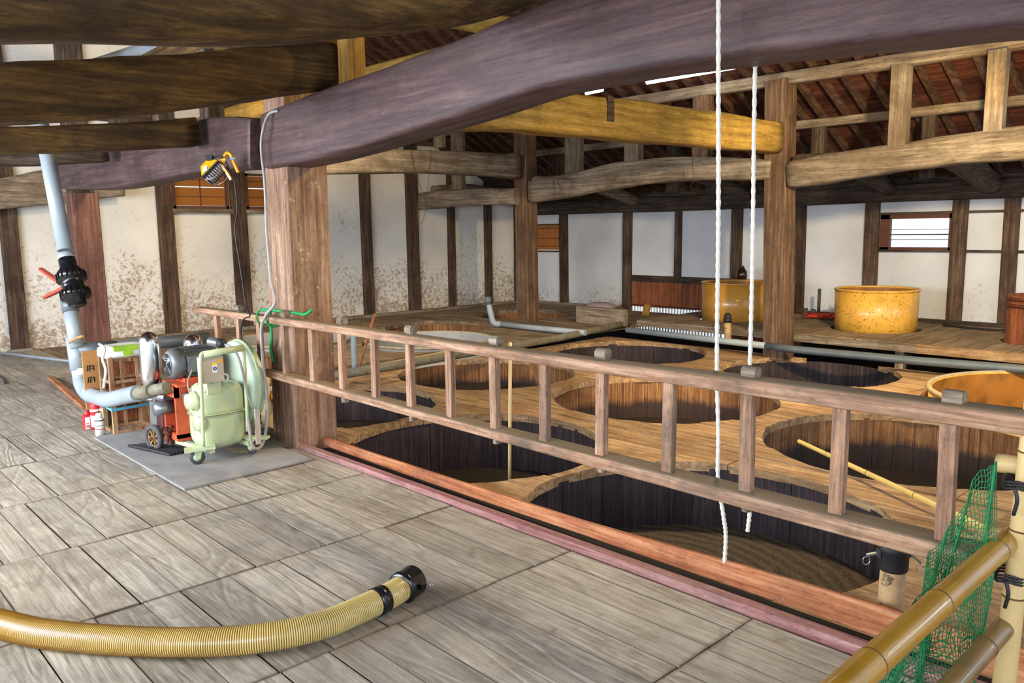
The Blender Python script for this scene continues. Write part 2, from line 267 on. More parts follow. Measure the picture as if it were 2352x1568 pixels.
# ------------------------------------------------------------------ mesh builder (world coordinates)
def V(*a): return Vector(a)
def ortho(d):
    d = d.normalized(); up = V(0, 0, 1) if abs(d.z) < .95 else V(1, 0, 0)
    s = d.cross(up).normalized(); return s, s.cross(d).normalized()
class MB:
    def __init__(s): s.v = []; s.f = []; s.mi = []; s.sm = []
    def add(s, vs, fs, mi=0, smooth=False):
        o = len(s.v); s.v += [Vector(q) for q in vs]
        for f in fs: s.f.append([i+o for i in f]); s.mi.append(mi); s.sm.append(smooth)
        return s
    def box(s, x0, x1, y0, y1, z0, z1, mi=0):
        vs = [(x, y, z) for x in (x0, x1) for y in (y0, y1) for z in (z0, z1)]
        return s.add(vs, [(0, 1, 3, 2), (4, 6, 7, 5), (0, 4, 5, 1), (2, 3, 7, 6), (0, 2, 6, 4), (1, 5, 7, 3)], mi)
    def bar(s, a, b, w, h, mi=0, up=None, w2=None, h2=None, ch=0):
        a = Vector(a); b = Vector(b); d = (b-a).normalized()
        if up is None: sd, u = ortho(d)
        else: sd = d.cross(Vector(up)).normalized(); u = sd.cross(d).normalized()
        w2 = w2 or w; h2 = h2 or h; vs = []
        for p, ww, hh in ((a, w, h), (b, w2, h2)):
            if ch:
                for sx, sy in ((-1, -1+ch), (-1+ch, -1), (1-ch, -1), (1, -1+ch), (1, 1-ch), (1-ch, 1), (-1+ch, 1), (-1, 1-ch)): vs.append(p+sd*sx*ww/2+u*sy*hh/2)
            else:
                for sx, sy in ((-1, -1), (1, -1), (1, 1), (-1, 1)): vs.append(p+sd*sx*ww/2+u*sy*hh/2)
        n = len(vs)//2
        return s.add(vs, [tuple(range(n))[::-1], tuple(range(n, 2*n))]+[(i, (i+1) % n, n+(i+1) % n, n+i) for i in range(n)], mi)
    def tube(s, pts, r, n=8, mi=0, caps=True, alt=None, smooth=True):
        pts = [Vector(p) for p in pts]; k = len(pts); rs = r if isinstance(r, (list, tuple)) else [r]*k
        o = len(s.v); prev = None
        for i, p in enumerate(pts):
            d = (pts[min(i+1, k-1)]-pts[max(i-1, 0)])
            d = d.normalized() if d.length > 1e-9 else V(0, 0, 1)
            if prev is None: a, b = ortho(d)
            else:
                a = (prev-d*prev.dot(d)); a = a.normalized() if a.length > 1e-6 else ortho(d)[0]; b = a.cross(d).normalized()
            prev = a
            for j in range(n):
                t = 2*pi*j/n; s.v.append(p+(a*cos(t)+b*sin(t))*rs[i])
        for i in range(k-1):
            for j in range(n):
                s.f.append([o+i*n+j, o+i*n+(j+1) % n, o+(i+1)*n+(j+1) % n, o+(i+1)*n+j]); s.mi.append(mi if alt is None else alt[i % len(alt)]); s.sm.append(smooth)
        if caps:
            s.f.append([o+j for j in range(n)][::-1]); s.mi.append(mi); s.sm.append(False)
            s.f.append([o+(k-1)*n+j for j in range(n)]); s.mi.append(mi); s.sm.append(False)
        return s
    def lathe(s, prof, org, axis=(0, 0, 1), n=24, mi=0, sx=1.0, sy=1.0, smooth=True):
        ax = Vector(axis).normalized(); a, b = ortho(ax); org = Vector(org); o = len(s.v)
        for r, t in prof:
            for j in range(n):
                q = 2*pi*j/n; s.v.append(org+ax*t+a*cos(q)*r*sx+b*sin(q)*r*sy)
        for i in range(len(prof)-1):
            for j in range(n):
                s.f.append([o+i*n+j, o+i*n+(j+1) % n, o+(i+1)*n+(j+1) % n, o+(i+1)*n+j]); s.mi.append(mi); s.sm.append(smooth)
        for i, rev in ((0, True), (len(prof)-1, False)):
            if prof[i][0] > 1e-4:
                f = [o+i*n+j for j in range(n)]; s.f.append(f[::-1] if rev else f); s.mi.append(mi); s.sm.append(False)
        return s
    def prism(s, poly, h, mi=0):
        n = len(poly); h = Vector(h); vs = [Vector(p) for p in poly]+[Vector(p)+h for p in poly]
        return s.add(vs, [tuple(range(n))[::-1], tuple(range(n, 2*n))]+[(i, (i+1) % n, n+(i+1) % n, n+i) for i in range(n)], mi)
    def log(s, st, n=12, jit=.012, mi=0, sq=.55, seed=1):
        """st: (point, width, height) stations; squared-off log section, resampled smoothly"""
        rnd = random.Random(seed); P = [Vector(a[0]) for a in st]; Wd = [a[1] for a in st]; Hh = [a[2] for a in st]
        pts = []
        K = len(P)
        for i in range(K-1):
            p0 = P[max(i-1, 0)]; p1 = P[i]; p2 = P[i+1]; p3 = P[min(i+2, K-1)]
            if i == 0: p0 = p1*2-p2
            if i+2 > K-1: p3 = p2*2-p1
            for q in range(6):
                t = q/6; pts.append((.5*((2*p1)+(p2-p0)*t+(2*p0-5*p1+4*p2-p3)*t*t+(3*p1-p0-3*p2+p3)*t**3), Wd[i]*(1-t)+Wd[i+1]*t, Hh[i]*(1-t)+Hh[i+1]*t))
        pts.append((P[-1], Wd[-1], Hh[-1]))
        o = len(s.v); k = len(pts); ph = [rnd.random()*6 for _ in range(6)]
        for i, (p, w, h) in enumerate(pts):
            d = (pts[min(i+1, k-1)][0]-pts[max(i-1, 0)][0]).normalized(); sd = d.cross(V(0, 0, 1)).normalized(); u = sd.cross(d).normalized()
            for j in range(n):
                t = 2*pi*(j+.5)/n; c, q = cos(t), sin(t)
                e = sq; x = math.copysign(abs(c)**e, c); y = math.copysign(abs(q)**e, q)
                g = 1+jit*2*sin(i*.8+ph[j % 6])+rnd.uniform(-jit, jit)
                s.v.append(p+sd*x*w/2*g+u*y*h/2*g)
        for i in range(k-1):
            for j in range(n):
                s.f.append([o+i*n+j, o+i*n+(j+1) % n, o+(i+1)*n+(j+1) % n, o+(i+1)*n+j]); s.mi.append(mi); s.sm.append(True)
        s.f.append([o+j for j in range(n)][::-1]); s.mi.append(mi); s.sm.append(False)
        s.f.append([o+(k-1)*n+j for j in range(n)]); s.mi.append(mi); s.sm.append(False)
        return s
    def build(s, name, mats, parent=None, bevel=0):
        off = wloc(parent) if parent else Vector((0, 0, 0))
        me = bpy.data.meshes.new(name); me.from_pydata([tuple(q-off) for q in s.v], [], s.f)
        if isinstance(mats, str): mats = [mats]
        for mm in mats: me.materials.append(MATS[mm])
        me.polygons.foreach_set('material_index', s.mi); me.polygons.foreach_set('use_smooth', s.sm); me.update()
        bm = bmesh.new(); bm.from_mesh(me); bmesh.ops.recalc_face_normals(bm, faces=bm.faces)
        if bevel: bmesh.ops.bevel(bm, geom=list(bm.edges), offset=bevel, segments=1, affect='EDGES')
        bm.to_mesh(me); bm.free()
        o = bpy.data.objects.new(name, me); COL.objects.link(o)
        if parent: o.parent = parent
        return o
_WL = {}
def wloc(o):
    p = Vector((0, 0, 0))
    while o is not None: p += o.location; o = o.parent
    return p
def tag(o, label, cat, group=None, kind=None):
    if label: o['label'] = label
    if cat: o['category'] = cat
    if group: o['group'] = group
    if kind: o['kind'] = kind
    return o
def thing(name, loc, label=None, cat=None, group=None):
    o = bpy.data.objects.new(name, None); COL.objects.link(o); o.location = loc; o.empty_display_size = .1
    return tag(o, label, cat, group)
def struct(o): o['kind'] = 'structure'; return o
def catmull(P, q=8):
    P = [Vector(p) for p in P]; K = len(P); out = []
    for i in range(K-1):
        p1 = P[i]; p2 = P[i+1]; p0 = P[i-1] if i else p1*2-p2; p3 = P[i+2] if i+2 < K else p2*2-p1
        for k in range(q):
            t = k/q; out.append(.5*((2*p1)+(p2-p0)*t+(2*p0-5*p1+4*p2-p3)*t*t+(3*p1-p0-3*p2+p3)*t**3))
    return out+[P[-1]]

# ================================================================== FLOOR
XL = -13.05; YB = 12.7
fl = struct(MB().box(XL-.1, 1.6, -3.0, 2.84, -.22, -.035).build('floor', 'under_dark'))
edges = [1.4, .4, -.6, -1.59, -2.60, -3.55, -4.47, -5.45, -6.42, -7.4, -8.35, -9.3, -10.3, -11.25, -12.2, XL]
rnd = random.Random(3); np_ = 0
for i in range(len(edges)-1):
    x1, x0 = edges[i], edges[i+1]; y = 2.845-rnd.uniform(0, .006)
    while y > -.45:
        w = rnd.choice((.14, .16, .18, .20, .235, .25)); 
        if -.45 > y-w: w = y+.46
        if w < .05: break
        g = rnd.choice((.002, .003, .005, .009)); zt = rnd.uniform(-.004, .002); t1 = rnd.uniform(-.002, .002)
        mb = MB(); a, b, c, d = x0+.003, x1-rnd.uniform(.002, .008), y-w+g, y-.0005
        mb.add([(a, c, -.035), (b, c, -.035), (b, d, -.035), (a, d, -.035), (a+.001, c+.001, zt), (b-.001, c+.001, zt+t1), (b-.001, d-.001, zt), (a+.001, d-.001, zt-t1)],
               [(0, 3, 2, 1), (4, 5, 6, 7), (0, 1, 5, 4), (1, 2, 6, 5), (2, 3, 7, 6), (3, 0, 4, 7)])
        mb.build('plank', 'floor_x', fl); np_ += 1; y -= w
mb = MB(); x = 1.5
while x > XL:
    for j in range(12):
        y = -.46-j*.21; mb.box(max(x-.95, XL), x-.004, y-.206, y, -.035, -.001+rnd.uniform(-.002, .001))
    x -= .97
tag(mb.build('planking', 'floor_x', fl), None, None, kind='stuff')
# side strip of floor left of the main post, up to the deck
# kerbs
o = MB().bar((-5.34, 2.868, -.036), (1.4, 2.945, -.036), .056, .13, ch=.12, w2=.075).build('floor_kerb', 'pink_x'); tag(o, 'low kerb with worn dusky pink paint along the floor edge', 'kerb')
mb = MB(); mb.log([((-5.34, 3.045, .024), .024, .070), ((-4.4, 3.045, .024), .024, .072), ((-2.7, 3.045, .042), .024, .074), ((-1.2, 3.045, .074), .024, .126), ((1.4, 3.045, .09), .024, .18)], sq=.12, jit=.002)
tag(mb.build('kerb_board', 'red_x'), 'reddish orange board standing on edge behind the pink kerb', 'board')
o = MB().bar((-8.1, 2.85, -.0), (-5.72, 2.86, .0), .10, .10, ch=.1).build('floor_kerb', 'greyold_x'); tag(o, 'grey weathered kerb running left from the main post behind the pump', 'kerb')

struct(MB().box(-5.3, 1.6, 2.985, 3.085, -.30, -.022).build('gap_shade_filler', 'under_dark'))  # dark filler added behind the pink kerb, painting the gap's shade black
# ================================================================== VATS / DECK
GA = [ # cx, cy, r, z of deck, label, mat, mash depth
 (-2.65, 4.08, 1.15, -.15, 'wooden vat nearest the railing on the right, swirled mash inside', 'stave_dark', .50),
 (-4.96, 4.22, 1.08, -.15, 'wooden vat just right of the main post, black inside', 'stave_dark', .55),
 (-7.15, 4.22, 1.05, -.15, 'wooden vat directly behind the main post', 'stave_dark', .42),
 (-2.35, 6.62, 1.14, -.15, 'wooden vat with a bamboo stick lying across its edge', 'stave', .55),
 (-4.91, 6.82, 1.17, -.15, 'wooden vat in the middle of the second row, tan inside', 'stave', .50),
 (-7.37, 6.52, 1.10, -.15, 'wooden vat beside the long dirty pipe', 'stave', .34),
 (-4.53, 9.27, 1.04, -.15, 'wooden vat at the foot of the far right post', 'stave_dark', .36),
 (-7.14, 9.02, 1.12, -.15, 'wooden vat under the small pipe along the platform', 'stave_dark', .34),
 (-9.50, 4.35, .97, .0, 'wooden vat behind the green pump with red brown staves', 'stave', .5),
 (-10.7, 8.40, .93, .0, 'wooden vat behind the grey tank near the left wall', 'stave', .45),
 (-11.0, 10.75, .95, .0, 'wooden vat farthest back near the corner', 'stave', .45),
 (-11.75, 3.75, .62, .0, 'small wooden vat at the left behind the slat crates', 'stave', .5),
]
TK = [(-1.72, 9.0, 1.26, -.15), (-9.32, 7.12, .93, .0), (-10.85, 5.72, .88, .0)]
def circ_hits(x0, x1, y0, y1, holes):
    out = []
    for c in holes:
        dx = max(x0-c[0], 0, c[0]-x1); dy = max(y0-c[1], 0, c[1]-y1)
        if dx*dx+dy*dy < c[2]**2: out.append(c)
    return out
def cutter(holes, z):
    mb = MB()
    for k, c in enumerate(holes):
        rr = random.Random(k*13+5); n = 72; ph = [rr.random()*6 for _ in range(4)]
        ring = []
        for j in range(n):
            t = 2*pi*j/n; r = c[2]*(1+.004*sin(5*t+ph[0])+.005*sin(11*t+ph[1])+.004*sin(23*t+ph[2])+rr.uniform(-.002, .002))
            ring.append((c[0]+cos(t)*r, c[1]+sin(t)*r, z-.6))
        mb.prism(ring, (0, 0, 1.2))
    me = bpy.data.meshes.new('tmp'); me.from_pydata([tuple(q) for q in mb.v], [], mb.f); me.update()
    bm = bmesh.new(); bm.from_mesh(me); bmesh.ops.recalc_face_normals(bm, faces=bm.faces); bm.to_mesh(me); bm.free()
    return me
def deck(name, x0, x1, y0, y1, z, th, w, seg, mat, holes, skip=None, wy=.0):
    base = bpy.data.objects.new(name, None); COL.objects.link(base); struct(base)
    todo = []; rr = random.Random(int(abs(x0*10)))
    y = y0
    while y < y1-.02:
        ww = min(rr.uniform(w*.8, w*1.25), y1-y); x = x0-rr.uniform(0, seg*.6)
        while x < x1-.02:
            xe = min(x+seg*rr.uniform(.8, 1.2), x1); xs = max(x, x0)
            if xe-xs > .03 and not (skip and skip(xs, xe, y, y+ww)):
                jag = rr.uniform(-.01, .004); mb = MB().box(xs+.003, xe-.003, y+.003, y+ww-.003, z-th, z+jag)
                hs = circ_hits(xs, xe, y, y+ww, holes)
                inside = any(all((px-c[0])**2+(py-c[1])**2 < c[2]**2 for px in (xs, xe) for py in (y, y+ww)) for c in hs)
                if not inside:
                    o = mb.build('plank', mat, base)
                    if hs: todo.append((o, hs))
            x = xe
        y += ww
    cm = bpy.data.objects.new('cut', cutter(holes, z)); COL.objects.link(cm)
    for o, hs in todo:
        md = o.modifiers.new('b', 'BOOLEAN'); md.object = cm; md.operation = 'DIFFERENCE'; md.solver = 'EXACT'
    bpy.context.view_layer.update(); dg = bpy.context.evaluated_depsgraph_get()
    for o, hs in todo:
        me = bpy.data.meshes.new_from_object(o.evaluated_get(dg)); o.modifiers.clear(); old = o.data; o.data = me; bpy.data.meshes.remove(old)
        if len(me.polygons) == 0: bpy.data.objects.remove(o)
    cme = cm.data; bpy.data.objects.remove(cm); bpy.data.meshes.remove(cme)
    return base
holesR = [(c[0], c[1], c[2]) for c in GA[:8]]+[(TK[0][0], TK[0][1], TK[0][2]+.08)]
holesL = [(c[0], c[1], c[2]) for c in GA[8:]]+[(t[0], t[1], t[2]+.05) for t in TK[1:]]+[(GA[2][0], GA[2][1], GA[2][2]), (GA[5][0], GA[5][1], GA[5][2])]
deck('vat_deck', -8.42, 1.6, 3.09, 10.2, -.15, .07, .30, 1.9, 'deck_x', holesR)
deck('vat_deck', XL, -8.42, 3.0, YB-.05, .0, .07, .24, 2.0, 'deckgrey_x', holesL)
deck('vat_deck', -13.05, -5.8, 2.80, 2.995, -.004, .05, .19, 2.2, 'deckgrey_x', [], skip=lambda a, b, c, d: b > -8.0)
# support below the decks (dark pit floor)
struct(MB().box(XL-.1, 1.7, 2.85, YB+.1, -1.9, -1.8).build('pit_floor', 'under_dark'))
MB_ = MB().box(-8.42, -8.40, 3.0, 5.4, -.22, -.002).build('level_step', 'greyold_y'); struct(MB_)
def vat(cx, cy, r, z, label, mat, dep):
    t = thing('vat', (cx, cy, z-1.5), label, 'vat', 'sunken wooden brewing vats')
    n = 40; top = z-.05
    rr = random.Random(int(cx*100+cy))
    for k in range(n):
        a0 = 2*pi*k/n+.0012; a1 = 2*pi*(k+1)/n-.0012; am = (a0+a1)/2; ro = r+.035; ri = r+.008+rr.uniform(-.003, .003); vs = []
        for a in (a0, am, a1):
            for q, zz in ((ri, z-1.45), (ro, z-1.45), (ro, top), (ri, top)): vs.append((cx+cos(a)*q, cy+sin(a)*q, zz))
        fs = [(0, 1, 2, 3), (8, 11, 10, 9)]
        for b in (0, 4): fs += [(b, b+4, b+5, b+1), (b+1, b+5, b+6, b+2), (b+2, b+6, b+7, b+3), (b+3, b+7, b+4, b)]
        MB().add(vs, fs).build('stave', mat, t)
    s = MB(); ring = [(cx+cos(2*pi*j/48)*(r+.01), cy+sin(2*pi*j/48)*(r+.01), z-dep-.06) for j in range(48)]; s.prism(ring, (0, 0, .06))
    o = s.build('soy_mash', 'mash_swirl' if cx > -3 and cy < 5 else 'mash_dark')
    tag(o, 'dark fermenting mash in the '+label.split(',')[0], 'mash', None, 'stuff')
for c in GA: vat(*c)
# tanks set in the deck
def frp(name, cx, cy, r, zb, zt, out, inn, label, liq, th=.03, rim=.035):
    t = thing(name, (cx, cy, zb), label, 'tank')
    MB().lathe([(r*.98, 0), (r, zt-zb), (r-th, zt-zb), (r-th, .05), (0, .05)], (cx, cy, zb), n=56).build('shell', [out], t)
    mb = MB(); mb.lathe([(r-th-.003, zt-zb-.01), (r-th-.003, .06)], (cx, cy, zb), n=56)
    mb.f = mb.f[:-2]; mb.mi = mb.mi[:-2]; mb.sm = mb.sm[:-2]; mb.build('lining', inn, t)
    ring = [(cx+cos(2*pi*j/56)*(r), cy+sin(2*pi*j/56)*(r), zt) for j in range(57)]
    MB().tube(ring, rim*.5, 6, caps=False).build('rim', 'frp_rim' if 'in_deck' in name or zt < .2 else out, t)
    if liq is not None:
        s = MB(); s.prism([(cx+cos(2*pi*j/48)*(r-th-.01), cy+sin(2*pi*j/48)*(r-th-.01), liq-.03) for j in range(48)], (0, 0, .03))
        tag(s.build('tank_liquid', 'liquid_brown'), 'dark brown liquid inside the '+label, 'liquid', None, 'stuff')
    return t
frp('tank', TK[0][0], TK[0][1], TK[0][2], -1.3, -.02, 'frp_yellow', 'frp_inside', 'large round yellow plastic tank sunk in the deck at right', -.55, rim=.05)
frp('tank', TK[1][0], TK[1][1], TK[1][2], -1.3, .03, 'frp_grey', 'frp_grey', 'round grey tank with pale rim sunk in the deck beside the long pipe', -.45, rim=.04)
t3_ = frp('tank', TK[2][0], TK[2][1], TK[2][2], -1.3, .05, 'frp_grey', 'frp_grey', 'round tank behind the railing end near the left wall, olive liquid inside', -.40, rim=.04)
# ================================================================== PLATFORM with yellow tanks
PZ = .165; TR = (-4.62, 11.42, .545); TLk = (-6.80, 11.35, .53); TX = (-2.55, 11.35, .42)
pf = bpy.data.objects.new('platform', None); COL.objects.link(pf); struct(pf)
todo = []; x = -7.85; rr = random.Random(11)
holesP = [(TR[0], TR[1], TR[2]+.05), (TLk[0], TLk[1], TLk[2]+.05), (TX[0], TX[1], TX[2]+.05)]
while x < 1.5:
    w = .29; ys = [10.22, 11.05+rr.uniform(-.02, .02), 11.9+rr.uniform(-.02, .02), 12.62]
    for i in range(3):
        o = MB().box(x+.003, x+w-.003, ys[i]+.002, ys[i+1]-.002, PZ-.035, PZ+rr.uniform(-.003, .001)).build('plank', 'deckgrey_y', pf)
        if circ_hits(x, x+w, ys[i], ys[i+1], holesP): todo.append(o)
    x += w
cm = bpy.data.objects.new('cut', cutter(holesP, PZ)); COL.objects.link(cm)
for o in todo:
    md = o.modifiers.new('b', 'BOOLEAN'); md.object = cm; md.operation = 'DIFFERENCE'; md.solver = 'EXACT'
bpy.context.view_layer.update(); dg = bpy.context.evaluated_depsgraph_get()
for o in todo:
    me = bpy.data.meshes.new_from_object(o.evaluated_get(dg)); o.modifiers.clear(); o.data = me
    if len(me.polygons) == 0: bpy.data.objects.remove(o)
cme = cm.data; bpy.data.objects.remove(cm); bpy.data.meshes.remove(cme)
MB().bar((-7.85, 10.19, .115), (-3.6, 10.19, .105), .07, .09).build('edge_beam', 'greyold_x', pf)
MB().bar((-3.6, 10.185, .115), (1.6, 10.185, .105), .07, .11).build('edge_beam', 'deck_x', pf)
for xx in (-5.4, -3.9, -2.4, -.9, .6): MB().box(xx, xx+.1, 10.3, 10.4, -1.8, .12).build('leg', 'greyold_z', pf)
frp('yellow_tank', TR[0], TR[1], TR[2], .03, .72, 'frp_yellow', 'frp_inside', 'brightly lit yellow round tank with brown stains on the platform', None, th=.02, rim=.035)
frp('yellow_tank', TLk[0], TLk[1], TLk[2], .03, .74, 'frp_amber', 'frp_inside', 'smooth amber round tank on the platform left of the far right post', None, th=.02, rim=.03)
tt = thing('barrel', (TX[0], TX[1], .17), 'narrow brown wooden barrel at the right end of the platform', 'barrel')
for k in range(24):
    a0 = 2*pi*k/24+.01; a1 = 2*pi*(k+1)/24-.01; vs = [(TX[0]+cos(a)*q, TX[1]+sin(a)*q, zz) for a in (a0, a1) for q, zz in ((TX[2]-.04, -.3), (TX[2], -.3), (TX[2], .74), (TX[2]-.04, .74))]
    MB().add(vs, [(0, 1, 2, 3), (4, 7, 6, 5), (0, 4, 5, 1), (1, 5, 6, 2), (2, 6, 7, 3), (3, 7, 4, 0)]).build('stave', 'boardred_z', tt)
for hz in (.62, .70):
    MB().tube([(TX[0]+cos(2*pi*j/32)*(TX[2]+.01), TX[1]+sin(2*pi*j/32)*(TX[2]+.01), hz) for j in range(33)], .022, 6, caps=False).build('hoop', 'frame_red', tt)

# ================================================================== WALLS
SL = .5; RY = 4.6; YN = -3.4
def R(y): return 2.25+SL*(YB-y) if y > RY else 2.25+SL*(YB-RY)-SL*(RY-y)
# left gable wall
wl = bpy.data.objects.new('wall_left', None); COL.objects.link(wl); struct(wl)
mb = MB()
def gable(y0, y1, z0, z1=None):
    ys = [y0]+([RY] if y0 < RY < y1 else [])+[y1]
    for a, b in zip(ys[:-1], ys[1:]):
        za = R(a)+.05 if z1 is None else z1; zb = R(b)+.05 if z1 is None else z1
        mb.prism([(XL-.12, a, z0), (XL-.12, b, z0), (XL-.12, b, zb), (XL-.12, a, za)], (.12, 0, 0))
wins = [(4.94, 5.86), (6.16, 7.2)]; WZ0, WZ1 = 2.02, 2.62
gable(YN, 4.94, -.05); gable(4.94, 5.86, -.05, WZ0); gable(4.94, 5.86, WZ1); gable(5.86, 6.16, -.05); gable(6.16, 7.2, -.05, WZ0); gable(6.16, 7.2, WZ1); gable(7.2, YB+.1, -.05)
mb.build('plaster', 'plaster_left', wl)
for (c, w) in ((-.9, .2), (.25, .2), (1.45, .2), (2.64, .22), (3.68, .20), (4.80, .24), (6.01, .26), (7.35, .25), (8.52, .21), (9.60, .26), (10.58, .16), (11.6, .17), (12.5, .2)):
    top = R(c)
    mb = MB(); k = 10; rr = random.Random(int(c*10))
    mb.bar((XL+.04, c, -.02), (XL+.04, c+rr.uniform(-.02, .02), top), .09, w, up=(0, 1, 0), ch=.1)
    mb.build('stud', 'stud_z', wl)
    MB().box(XL, XL+.12, c-w*.62, c+w*.62, -.02, .035).build('foot_stone', 'stone', wl)
MB().box(XL, XL+.10, 3.78, 12.6, -.03, .045).build('sill', 'greyold_y', wl)
# upper tie on gable
for zz in (3.3, 4.5):
    MB().box(XL, XL+.06, RY-(R(RY)-zz)/SL+.2, RY+(R(RY)-zz)/SL-.4, zz, zz+.12).build('tie', 'stud_y', wl)
MB().bar((XL+.05, YN, R(YN)-.08), (XL+.05, RY, R(RY)-.08), .14, .16, up=(0, 0, 1)).build('gable_rafter', 'old_y', wl)
MB().bar((XL+.05, RY, R(RY)-.08), (XL+.05, 12.6, R(12.6)-.08), .14, .16, up=(0, 0, 1)).build('gable_rafter', 'old_y', wl)
# shoji windows in the left wall
for wi, (a, b) in enumerate(wins):
    w = bpy.data.objects.new('window_%d' % (wi+1), None); COL.objects.link(w); struct(w)
    X = XL-.02
    f = MB(); f.box(X-.02, X+.05, a, b, WZ0, WZ0+.05).box(X-.02, X+.05, a, b, WZ1-.04, WZ1).box(X-.02, X+.05, a, a+.045, WZ0, WZ1).box(X-.02, X+.05, b-.045, b, WZ0, WZ1)
    f.build('window_frame', 'frame_red', w)
    MB().box(XL-.02, XL+.09, a-.04, b+.04, WZ0-.07, WZ0).build('window_sill', 'greyold_y', w)
    ym = (a+b)/2; zs = [WZ0+.05, WZ0+.20, WZ0+.350, WZ0+.356, WZ0+.47, WZ1-.04]
    ys = [a+.045, ym, b-.045]
    for i in range(2):
        for (z0, z1) in ((zs[0], zs[1]), (zs[1], zs[2]), (zs[3], zs[4]), (zs[4], zs[5])):
            MB().box(X-.006, X+.002, ys[i]+.004, ys[i+1]-.004, z0+.004, z1-.004).build('pane', 'amber_paper', w)
    f = MB(); f.box(X-.004, X+.012, ym-.008, ym+.008, WZ0+.05, WZ1-.04)
    for z in (zs[1], zs[4]): f.box(X-.004, X+.012, ys[0], ys[2], z-.006, z+.006)
    f.build('muntin', 'frame_red', w)
# back wall with openings
wb = bpy.data.objects.new('wall_back', None); COL.objects.link(wb); struct(wb)
bmx = MB()
def bw(x0, x1, z0, z1): bmx.box(x0, x1, YB, YB+.12, z0, z1)
bw(XL, -10.0, -.05, 2.42); bw(-10.0, -6.35, .66, 2.42); bw(-6.35, -5.10, -.05, 2.42)
bw(-5.10, -4.08, -.05, 1.25); bw(-5.10, -4.08, 1.74, 2.42); bw(-4.08, 1.7, -.05, 2.42)
bmx.build('plaster', 'plaster_back', wb)
for (a, b) in ((-13.05, -12.92), (-11.86, -11.65), (-10.14, -9.94), (-8.90, -8.77), (-7.70, -7.50), (-6.51, -6.32), (-5.34, -5.13), (-4.10, -3.90), (-3.43, -3.24), (-2.1, -1.9), (-.6, -.4), (.9, 1.1)):
    z0 = .66 if -9.3 < a < -7 else -.02
    MB().bar(((a+b)/2, YB-.03, z0), ((a+b)/2+rnd.uniform(-.01, .01), YB-.03, 1.98), b-a, .08, up=(0, 1, 0), ch=.08).build('stud', 'stud_z', wb)
MB().box(-10.05, -6.38, YB-.05, YB+.02, .58, .70).build('rail', 'old_x', wb)
MB().box(-5.14, 1.6, YB-.05, YB+.02, 1.765, 1.80).build('rail', 'old_x', wb)
MB().box(-5.14, 1.6, YB-.05, YB+.02, 1.205, 1.24).build('rail', 'old_x', wb)
MB().box(-6.3, 1.6, YB-.12, YB-.0, PZ, PZ+.05).build('rail', 'old_x', wb)
MB().box(XL, -10.1, YB-.08, YB-.0, 0, .05).build('rail', 'greyold_x', wb)
for z in (1.16, 1.74): MB().box(-12.85, -11.86, YB-.04, YB+.01, z-.03, z).build('rail', 'old_x', wb)
x = -9.93
while x < -6.5:
    w = rnd.uniform(.13, .2)
    if not (-7.75 < x < -7.5): MB().box(x+.002, x+w-.003, YB-.02, YB+.01, .12, .58).build('board', 'boardred_z', wb)
    x += w
# wall plate
o = MB().log([((-13.0, 12.6, 2.07), .2, .27), ((-9, 12.6, 2.06), .2, .28), ((-5, 12.6, 2.08), .2, .26), ((-1, 12.6, 2.1), .2, .28), ((1.6, 12.6, 2.1), .2, .28)], sq=.3, seed=4).build('wall_plate', 'old_x')
tag(o, 'long dark wall plate beam along the top of the white back wall', 'beam')
struct(MB().box(XL+.02, 1.65, YB-.05, YB-.02, 2.15, 2.44).build('trim_1', 'old_x'))
# shutter window (closed) and bright slatted window, low lattice
w = bpy.data.objects.new('window_3', None); COL.objects.link(w); struct(w)
for k in range(6): MB().box(-12.86+k*.165, -12.86+k*.165+.16, YB-.035, YB+.0, 1.19, 1.71).build('board', 'shutter', w)
f = MB()
for z in (1.42, 1.64, 1.25): f.box(-12.86, -11.87, YB-.045, YB-.034, z, z+.014)
f.build('batten', 'frame_red', w)
w = bpy.data.objects.new('window_4', None); COL.objects.link(w); struct(w)
f = MB(); f.box(-5.12, -4.98, YB-.03, YB+.06, 1.24, 1.765).box(-4.14, -4.08, YB-.03, YB+.06, 1.24, 1.765).box(-5.12, -4.08, YB-.03, YB+.06, 1.24, 1.275).box(-5.12, -4.08, YB-.03, YB+.06, 1.70, 1.765)
f.build('window_frame', 'frame_red', w)
for z in (1.385, 1.455, 1.535): MB().box(-4.98, -4.14, YB+.0, YB+.02, z, z+(.018 if z == 1.455 else .008)).build('slat', 'old_x', w)
w = bpy.data.objects.new('window_5', None); COL.objects.link(w); struct(w)
x = -9.9
while x < -7.9:
    MB().box(x, x+.028, YB+.02, YB+.05, -.4, .12).build('slat', 'white_plastic', w); x += .068
MB().box(-9.93, -6.4, YB-.02, YB+.05, .085, .125).build('rail', 'frame_red', w)
bmx = MB().box(-10, -6.35, YB-.0, YB+.12, -1.8, -.42).box(XL, -10, YB, YB+.12, -1.8, -.05).box(-6.35, 1.7, YB, YB+.12, -1.8, -.05); bmx.build('plaster', 'under_dark', wb)
MB().box(-7.8, -6.35, YB+.0, YB+.1, -.42, .12).build('board', 'boardred_z', wb)

